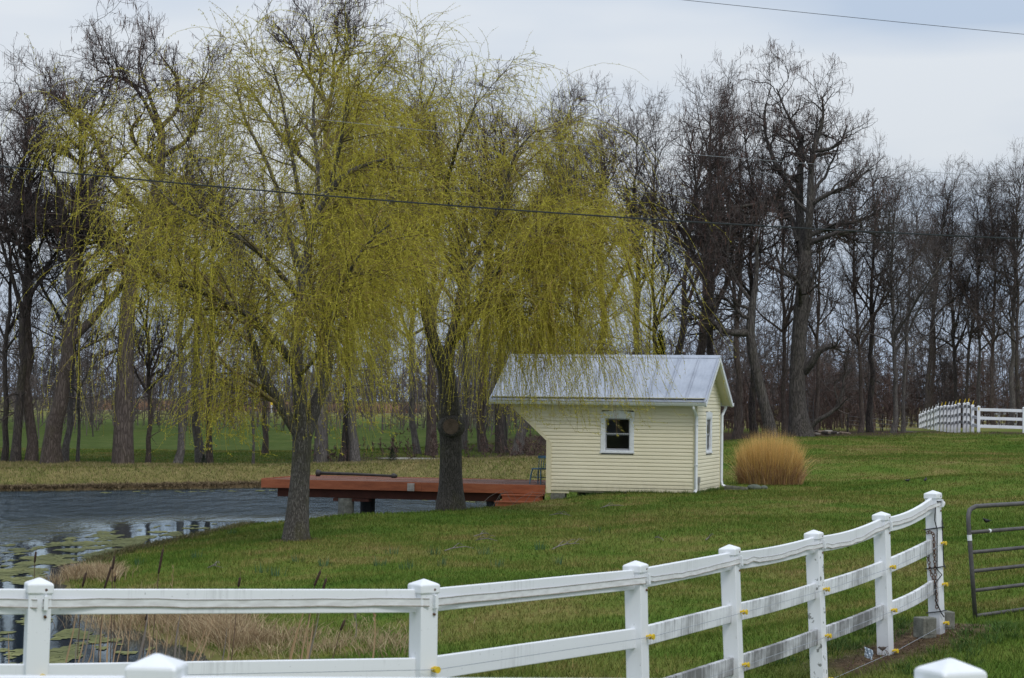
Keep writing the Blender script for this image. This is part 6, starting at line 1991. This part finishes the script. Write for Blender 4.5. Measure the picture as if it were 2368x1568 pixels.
# daffodil leaves
dafm = twig('blue_green_leaves', [(0, L(.035, .085, .04)), (.6, L(.055, .12, .055)), (1, L(.08, .15, .07))])
DAF = [(536, 1236), (454, 1292), (605, 1326), (642, 1334), (321, 1307), (904, 1283), (1004, 1285), (1121, 1283), (877, 1311), (1019, 1310), (1375, 1233), (1248, 1272), (752, 1311), (690, 1300), (940, 1316), (1150, 1312), (1290, 1306)]
for k, (a, b) in enumerate(DAF):
    p = hit(a, b)
    rs = np.random.RandomState(400 + k)
    n_ = 18
    an = rs.uniform(0, 2 * PI, n_); r = .13 * np.sqrt(rs.rand(n_))
    V, q, T = blades(np.stack([r * np.cos(an), r * np.sin(an), np.zeros(n_)], -1), rs.uniform(.10, .23, n_), np.full(n_, .013), rs.uniform(.05, .4, n_), 3, k, an, .2)
    o = link('daffodil_clump', mesh_np('daffodil_clump', V, q, T), None, dafm)
    o.location = p
    tag(o, 'blue green tuft of daffodil leaves standing in the lawn', 'plant', 'daffodil tufts scattered over the lawn')
# fallen sticks
STK = [((1272, 1274), (1340, 1262), 'forked grey stick, largest of the fallen sticks on the lawn', 3), ((1098, 1243), (1135, 1238), 'thin fallen stick below the second willow on the lawn', 1), ((1095, 1254), (1150, 1254), 'crooked grey stick in the middle of the lawn', 2),
       ((1030, 1276), (1098, 1270), 'long pale stick lying flat in the middle of the lawn', 1), ((1272, 1193), (1320, 1196), 'bowed dark stick on the lawn below the shed corner', 2), ((478, 1316), (512, 1319), 'pale forked twig on the lawn above the cattails', 2),
       ((1512, 1250), (1536, 1258), 'short brown stick on the lawn below the shed window', 1), ((1632, 1252), (1650, 1244), 'small curved twig on the lawn behind the third fence span', 1), ((1390, 1178), (1440, 1172), 'faint thin stick on the lawn in front of the shed', 1)]
stickm = pm('weathered_stick', [(.3, L(.10, .085, .075)), (.7, L(.24, .215, .195))], 14)
for k, (a, b, lab, nf) in enumerate(STK):
    p, q = hit(*a), hit(*b)
    q2 = p + (q - p)
    mb = MB(); d_ = q - p
    rr = random.Random(k)
    pts = [d_ * t_ + Vector((rr.uniform(-.04, .04), rr.uniform(-.1, .1), .02 + .05 * math.sin(PI * t_))) for t_ in (0, .25, .5, .75, 1)]
    mb.tube(pts, [.013, .012, .010, .008, .004], 6)
    for j in range(nf):
        s_ = pts[1 + j % 3]; mb.tube([s_, s_ + d_ * .2 + Vector((0, rr.uniform(-.3, .3), .07)), s_ + d_ * .36 + Vector((0, rr.uniform(-.5, .5), .04))], [.008, .006, .003], 5)
    o = mb.build('fallen_stick', stickm); o.location = p
    tag(o, lab, 'stick', 'fallen sticks on the lawn')

# birds
feath = pm('black_feathers', [(.3, L(.008, .008, .010)), (.7, L(.02, .02, .026))], 20, rough=.5)
brownf = pm('brown_feathers', [(.3, L(.055, .045, .04)), (.7, L(.14, .115, .10))], 40)
def bird(p, s, rz, m, label, pitch=0.0):
    t = thing('bird', label, 'bird', p, rz)
    Mx = Matrix.Rotation(R_(-18 + pitch), 3, 'Y')
    mb = MB()
    # one continuous body swept from tail to beak
    prof = [(-.95, .02, .10), (-.60, .06, .06), (-.38, .16, 0), (-.15, .27, -.03), (.10, .32, -.04), (.30, .27, .03), (.42, .19, .14), (.52, .17, .22), (.62, .16, .26), (.70, .11, .26), (.76, .045, .25), (.90, .01, .23)]
    pts = [(Mx @ Vector((x, 0, z))) * s + Vector((0, 0, .42 * s)) for x, r, z in prof]
    mb.tube(pts, [r * s for _, r, _ in prof], 10)
    mb.build('body', m, t, smooth=True)
    for sy in (-1, 1):
        mb = MB(); mb.tube([Vector((0, sy * .12 * s, .22 * s)), Vector((.03 * s, sy * .13 * s, .1 * s)), Vector((0, sy * .13 * s, 0))], .022 * s, 5)
        mb.tube([Vector((-.08 * s, sy * .13 * s, .01 * s)), Vector((.14 * s, sy * .13 * s, .01 * s))], .015 * s, 4); mb.build('leg', stalkm, t)
        mb = MB(); mb.ball((Mx @ Vector((-.12, sy * .24, .02))) * s + Vector((0, 0, .42 * s)), (.36 * s, .08 * s, .18 * s), 10, 6, M=Mx); mb.build('wing', m, t, smooth=True)
p = hit(2281, 1211); bird(p, .13, R_(200), feath, 'black bird feeding on the lawn beyond the gate, nearest of the birds on grass', 15)
p = hit(2139, 1114); bird(p, .12, R_(60), feath, 'black bird upright on the far lawn above the end post')
p = hit(2097, 1116); bird(p, .11, R_(10), feath, 'low black bird on the far lawn, left of the upright one', 25)
wp = U(2041, 1505, 21.15)
bird(wp, .062, R_(190), brownf, 'small brown bird with cocked tail perched at the foot of the fence post', 30)
mb = MB()
O_ = U(2036, 1524, 21.12)
O_.z = gz(O_.x, O_.y)
for a, b in (((2039, 1500), (2036, 1525)), ((2043, 1497), (2054, 1520)), ((2048, 1503), (2055, 1513)), ((2052, 1516), (2053, 1524))):
    p, q = U(*a, 21.13), U(*b, 21.12); mb.tube([p - O_, p.lerp(q, .5) - O_ + Vector((.004, 0, 0)), q - O_], [.0022, .003, .003], 5)
o = mb.build('weed_stalks', stalkm); o.location = O_
tag(o, 'dark dead weed stalks under the perched brown bird', 'weed')
# crumpled scrap caught on the low wire
mb = MB()
rr = random.Random(8)
c = U(2008, 1511, 20.9)
n_ = 6
grid = [[Vector(((i / n_ - .5) * .075, .022 * math.sin(2.2 * i + j) + rr.uniform(-.006, .006), (j / n_ - .5) * .095 - .03 * (i / n_ - .5))) for i in range(n_ + 1)] for j in range(n_ + 1)]
vs = [v for r in grid for v in r]
mb.add(vs, [(j * (n_ + 1) + i, j * (n_ + 1) + i + 1, (j + 1) * (n_ + 1) + i + 1, (j + 1) * (n_ + 1) + i) for j in range(n_) for i in range(n_)])
o = mb.build('plastic_scrap', pm('pale_blue_plastic', [(.3, L(.42, .50, .58)), (.7, L(.62, .68, .74))], 30, rough=.4)); o.location = c
so = o.modifiers.new('thickness', 'SOLIDIFY'); so.thickness = .002
tag(o, 'crumpled pale blue scrap caught on the low wire beside the fence post', 'scrap')
# low single wire running on the ground side of the fence to the end post
# woodpile under the great tree
wb = hit(1893, 1006)
wp_ = thing('wood_pile', 'low pile of split logs and bark at the foot of the great tree', 'wood pile', (wb.x, wb.y, gz(wb.x, wb.y)))
lm = [pm('split_log_%s' % n_, st, 8, fine=.5) for n_, st in (('pale', [(.3, L(.18, .16, .14)), (.7, L(.34, .31, .28))]), ('dark', [(.3, L(.035, .03, .028)), (.7, L(.10, .085, .075))]), ('brown', [(.3, L(.11, .08, .06)), (.7, L(.22, .17, .13))]))]
rr = random.Random(15)
for k in range(34):
    x_, y_ = rr.uniform(-1.05, 1.35), rr.uniform(-.35, .5)
    z_ = gz(wb.x + x_, wb.y + y_) - wp_.location.z + rr.uniform(.02, .18) * (1.2 - abs(x_) / 1.4)
    a_ = rr.uniform(-.5, .5); l_ = rr.uniform(.25, .55)
    d_ = Vector((math.cos(a_), math.sin(a_), rr.uniform(-.12, .12))) * l_ / 2
    mb = MB(); mb.tube([Vector((x_, y_, z_)) - d_, Vector((x_, y_, z_)) + d_], rr.uniform(.04, .085), 5); mb.build('log', rr.choice(lm), wp_)
# boundary things far behind
def post_thing(name, px, pt, dep, w, label, cat, m, cap=None):
    t_ = U(px, pt, dep)
    z0 = gz(t_.x, t_.y)
    h_ = t_.z - z0
    t = thing(name, label, cat, (t_.x, t_.y, z0))
    mb = MB(); mb.box((0, 0, h_ / 2 - .1), (w, w, h_ + .2)); mb.build('post', m, t)
    if cap:
        mb = MB(); mb.box((0, 0, h_ - .16), (w * 1.25, w * 1.25, .34)); mb.build('band', cap, t, bevel=.01)
    return t
post_thing('marker_post', 628, 930, 252, .17, 'white marker post with yellow top across the field behind the nearer willow', 'marker post', M['white'], M['yellow'])
post_thing('marker_post', 949, 923, 252, .17, 'white marker post with yellow top between the two willows', 'marker post', M['white'], M['yellow'])
post_thing('fence_post', 1936, 931, 152, .15, 'dark wooden fence post in the far field right of the great tree', 'fence post', M['bark_dark'])
post_thing('fence_post', 1782, 936, 158, .15, 'dark wooden fence post in the far field behind the leaning tree', 'fence post', M['bark_dark'])
lt = U(1875, 918, 124)
z0 = gz(lt.x, lt.y)
lad = thing('ladder', 'dark metal ladder leaning behind the great tree', 'ladder', (lt.x, lt.y, z0))
hl = lt.z - z0
for sx_ in (-.16, .16):
    mb = MB(); mb.tube([(sx_, 0, -.05), (sx_, .25, hl)], .028, 6); mb.build('side_rail', M['gate'], lad)
for k in range(7):
    mb = MB(); f_ = .12 + k * .125; mb.tube([(-.16, .25 * f_, hl * f_), (.16, .25 * f_, hl * f_)], .022, 6); mb.build('rung', M['gate'], lad)
# wire stock fence strands in the far field
mb = MB()
sf = thing('wire_fence', 'thin wire stock fence under the trees left of the far white fence', 'fence', U(2010, 985, 122))
O_ = Vector(sf.location)
for yy_ in (0, 1, 2):
    mb.tube([U(1960, 962 + yy_ * 9, 123) - O_, U(2040, 970 + yy_ * 10, 121) - O_, U(2122, 980 + yy_ * 10, 119) - O_], .006, 4)
mb.build('wires', M['thin_wire'], sf)
for px_ in (1960, 2040):
    mb = MB(); q = U(px_, 956, 122.5) - O_; mb.tube([q, q - Vector((0, 0, 1.5))], .05, 6); mb.build('post', M['bark_dark'], sf)
# evergreen and small shrubs
needle = twig('dark_needles', [(0, L(.012, .022, .012)), (.6, L(.024, .04, .02)), (1, L(.04, .058, .03))])
def conifer(px, dep, top_py, width, label, name='conifer'):
    b = U(px, 1000, dep); z0 = gz(b.x, b.y)
    H_ = U(px, top_py, dep).z - z0
    t = thing(name, label, 'tree' if name == 'conifer' else 'shrub', (b.x, b.y, z0))
    rs = np.random.RandomState(int(px))
    mb = MB(); mb.tube([(0, 0, -.1), (0, 0, H_ * .6), (0, 0, H_)], [H_ * .022, H_ * .012, .004], 6); mb.build('trunk', M['bark_dark'], t)
    n_ = 2600
    f_ = rs.rand(n_) ** 1.25
    r_ = width * (1 - f_) * (0.25 + .75 * rs.rand(n_)) * (1 + .25 * np.sin(f_ * 40))
    a_ = rs.uniform(0, 2 * PI, n_)
    P_ = np.stack([r_ * np.cos(a_), r_ * np.sin(a_), H_ * (.08 + .92 * f_)], -1)
    V, q, T = blades(P_, np.full(n_, H_ * .05) * rs.uniform(.5, 1.4, n_), np.full(n_, H_ * .016), rs.uniform(.6, 2.0, n_), 2, 5, a_ + rs.normal(0, .5, n_), .2)
    c = link('crown', mesh_np('crown', V, q, T), t, needle)
conifer(1524, 122, 770, 1.2, 'dark evergreen tree just above the shed roof ridge')
conifer(907, 88.5, 1036, .28, 'small dark evergreen shrub beyond the deck', 'shrub')
conifer(472, 90, 1052, .25, 'small dark shrub at the foot of the twin trunks on the bank', 'shrub')
# gravel path beyond the bank and road across the field
def strip(name, pts, half, m, dz, kind='structure'):
    pts = np.array(pts)
    c = resample(pts, 40)
    d_ = norm(np.gradient(c, axis=0)); nr = np.stack([-d_[:, 1], d_[:, 0]], -1)
    rows = np.stack([c + nr * half * f_ for f_ in (-1, -.4, .4, 1)], 1)
    rows[:, 0] += np.random.RandomState(1).normal(0, half * .12, rows[:, 0].shape); rows[:, 3] += np.random.RandomState(2).normal(0, half * .12, rows[:, 3].shape)
    Z = ground(rows[..., 0].ravel(), rows[..., 1].ravel()) + dz
    V = np.concatenate([rows.reshape(-1, 2), Z[:, None]], 1)
    q = np.array([(i * 4 + k, i * 4 + k + 1, i * 4 + k + 5, i * 4 + k + 4) for i in range(39) for k in range(3)])
    o = link(name, mesh_np(name, V, q), None, m)
    o['kind'] = kind
gravel = pm('pale_gravel', [(.3, L(.17, .155, .135)), (.6, L(.30, .28, .25)), (.75, L(.38, .36, .33))], 3, coord='Position', fine=.5)
strip('gravel_path', [(-5.2, 97), (-3.4, 94.5), (-1.6, 93.2), (.3, 93.4)], .9, gravel, .03)
strip('road', [(-60, 258), (-30, 256), (-10, 254), (20, 252), (60, 262)], 1.6, gravel, .06)
# orange broom grass along the far field edge
rs = np.random.RandomState(63)
n_ = 9000
gx_ = rs.uniform(-52, -12, n_); gy_ = rs.uniform(268, 290, n_)
V, q, T = blades(np.stack([gx_, gy_, ground(gx_, gy_)], -1), rs.uniform(.7, 1.5, n_), np.full(n_, .14), rs.uniform(0, .4, n_), 2, 9)
o = link('broom_grass', mesh_np('broom_grass', V, q, T), None, twig('broom_grass', [(0, L(.16, .085, .05)), (.6, L(.27, .16, .10)), (1, L(.36, .25, .17))]))
o['kind'] = 'stuff'
tag(o, 'orange tan broom grass along the far edge of the field', 'dry grass')
# splash block and hose by the rear downspout
sb = W0 + ux * .45 + uy * (DEP - .05)
t = thing('splash_block', 'grey splash block under the rear downspout of the shed', 'block', (sb.x, sb.y, gz(sb.x, sb.y)), -PHI)
mb = MB(); mb.prism([(-.25, 0), (.4, 0), (.4, .05), (-.25, .09)], -.15, .15); mb.build('slab', M['concrete'], t)
for sy in (-.15, .12):
    mb = MB(); mb.prism([(-.25, .05), (.4, .03), (.4, .09), (-.25, .14)], sy, sy + .03); mb.build('edge', M['concrete'], t)
bb = W0 + ux * 1.0 + uy * (DEP + .3)
mb = MB(); mb.ball((0, 0, .05), (.22, .14, .10), 12, 7); mb.ball((.3, .05, .04), (.12, .10, .08), 10, 6)
o = mb.build('field_stones', pm('mossy_stone', [(.3, L(.06, .075, .06)), (.7, L(.14, .16, .13))], 7, bump=.5), smooth=True); o.location = (bb.x, bb.y, gz(bb.x, bb.y))
tag(o, 'two small mossy stones in the grass between the shed and the grass clump', 'stone')
# cane runners of a vine by the deck steps
st0 = W0 + ux * (XL - .6) + uy * (-1.0)
mb = MB()
rr = random.Random(3)
z0 = gz(st0.x, st0.y)
for k in range(7):
    a_ = rr.uniform(-1.1, .6); l_ = rr.uniform(.4, 1.1)
    mb.tube([(a_, rr.uniform(-.1, .1), -.02), (a_ + l_ * .3, 0, .22 + rr.random() * .25), (a_ + l_ * .7, .05, .3 + rr.random() * .2), (a_ + l_, .05, rr.random() * .15)], [.006, .005, .004, .003], 5)
o = mb.build('bramble', stickm); o.location = (st0.x, st0.y, z0)
tag(o, 'bare arching bramble canes in front of the deck steps', 'bramble')
#@@SMALLEND
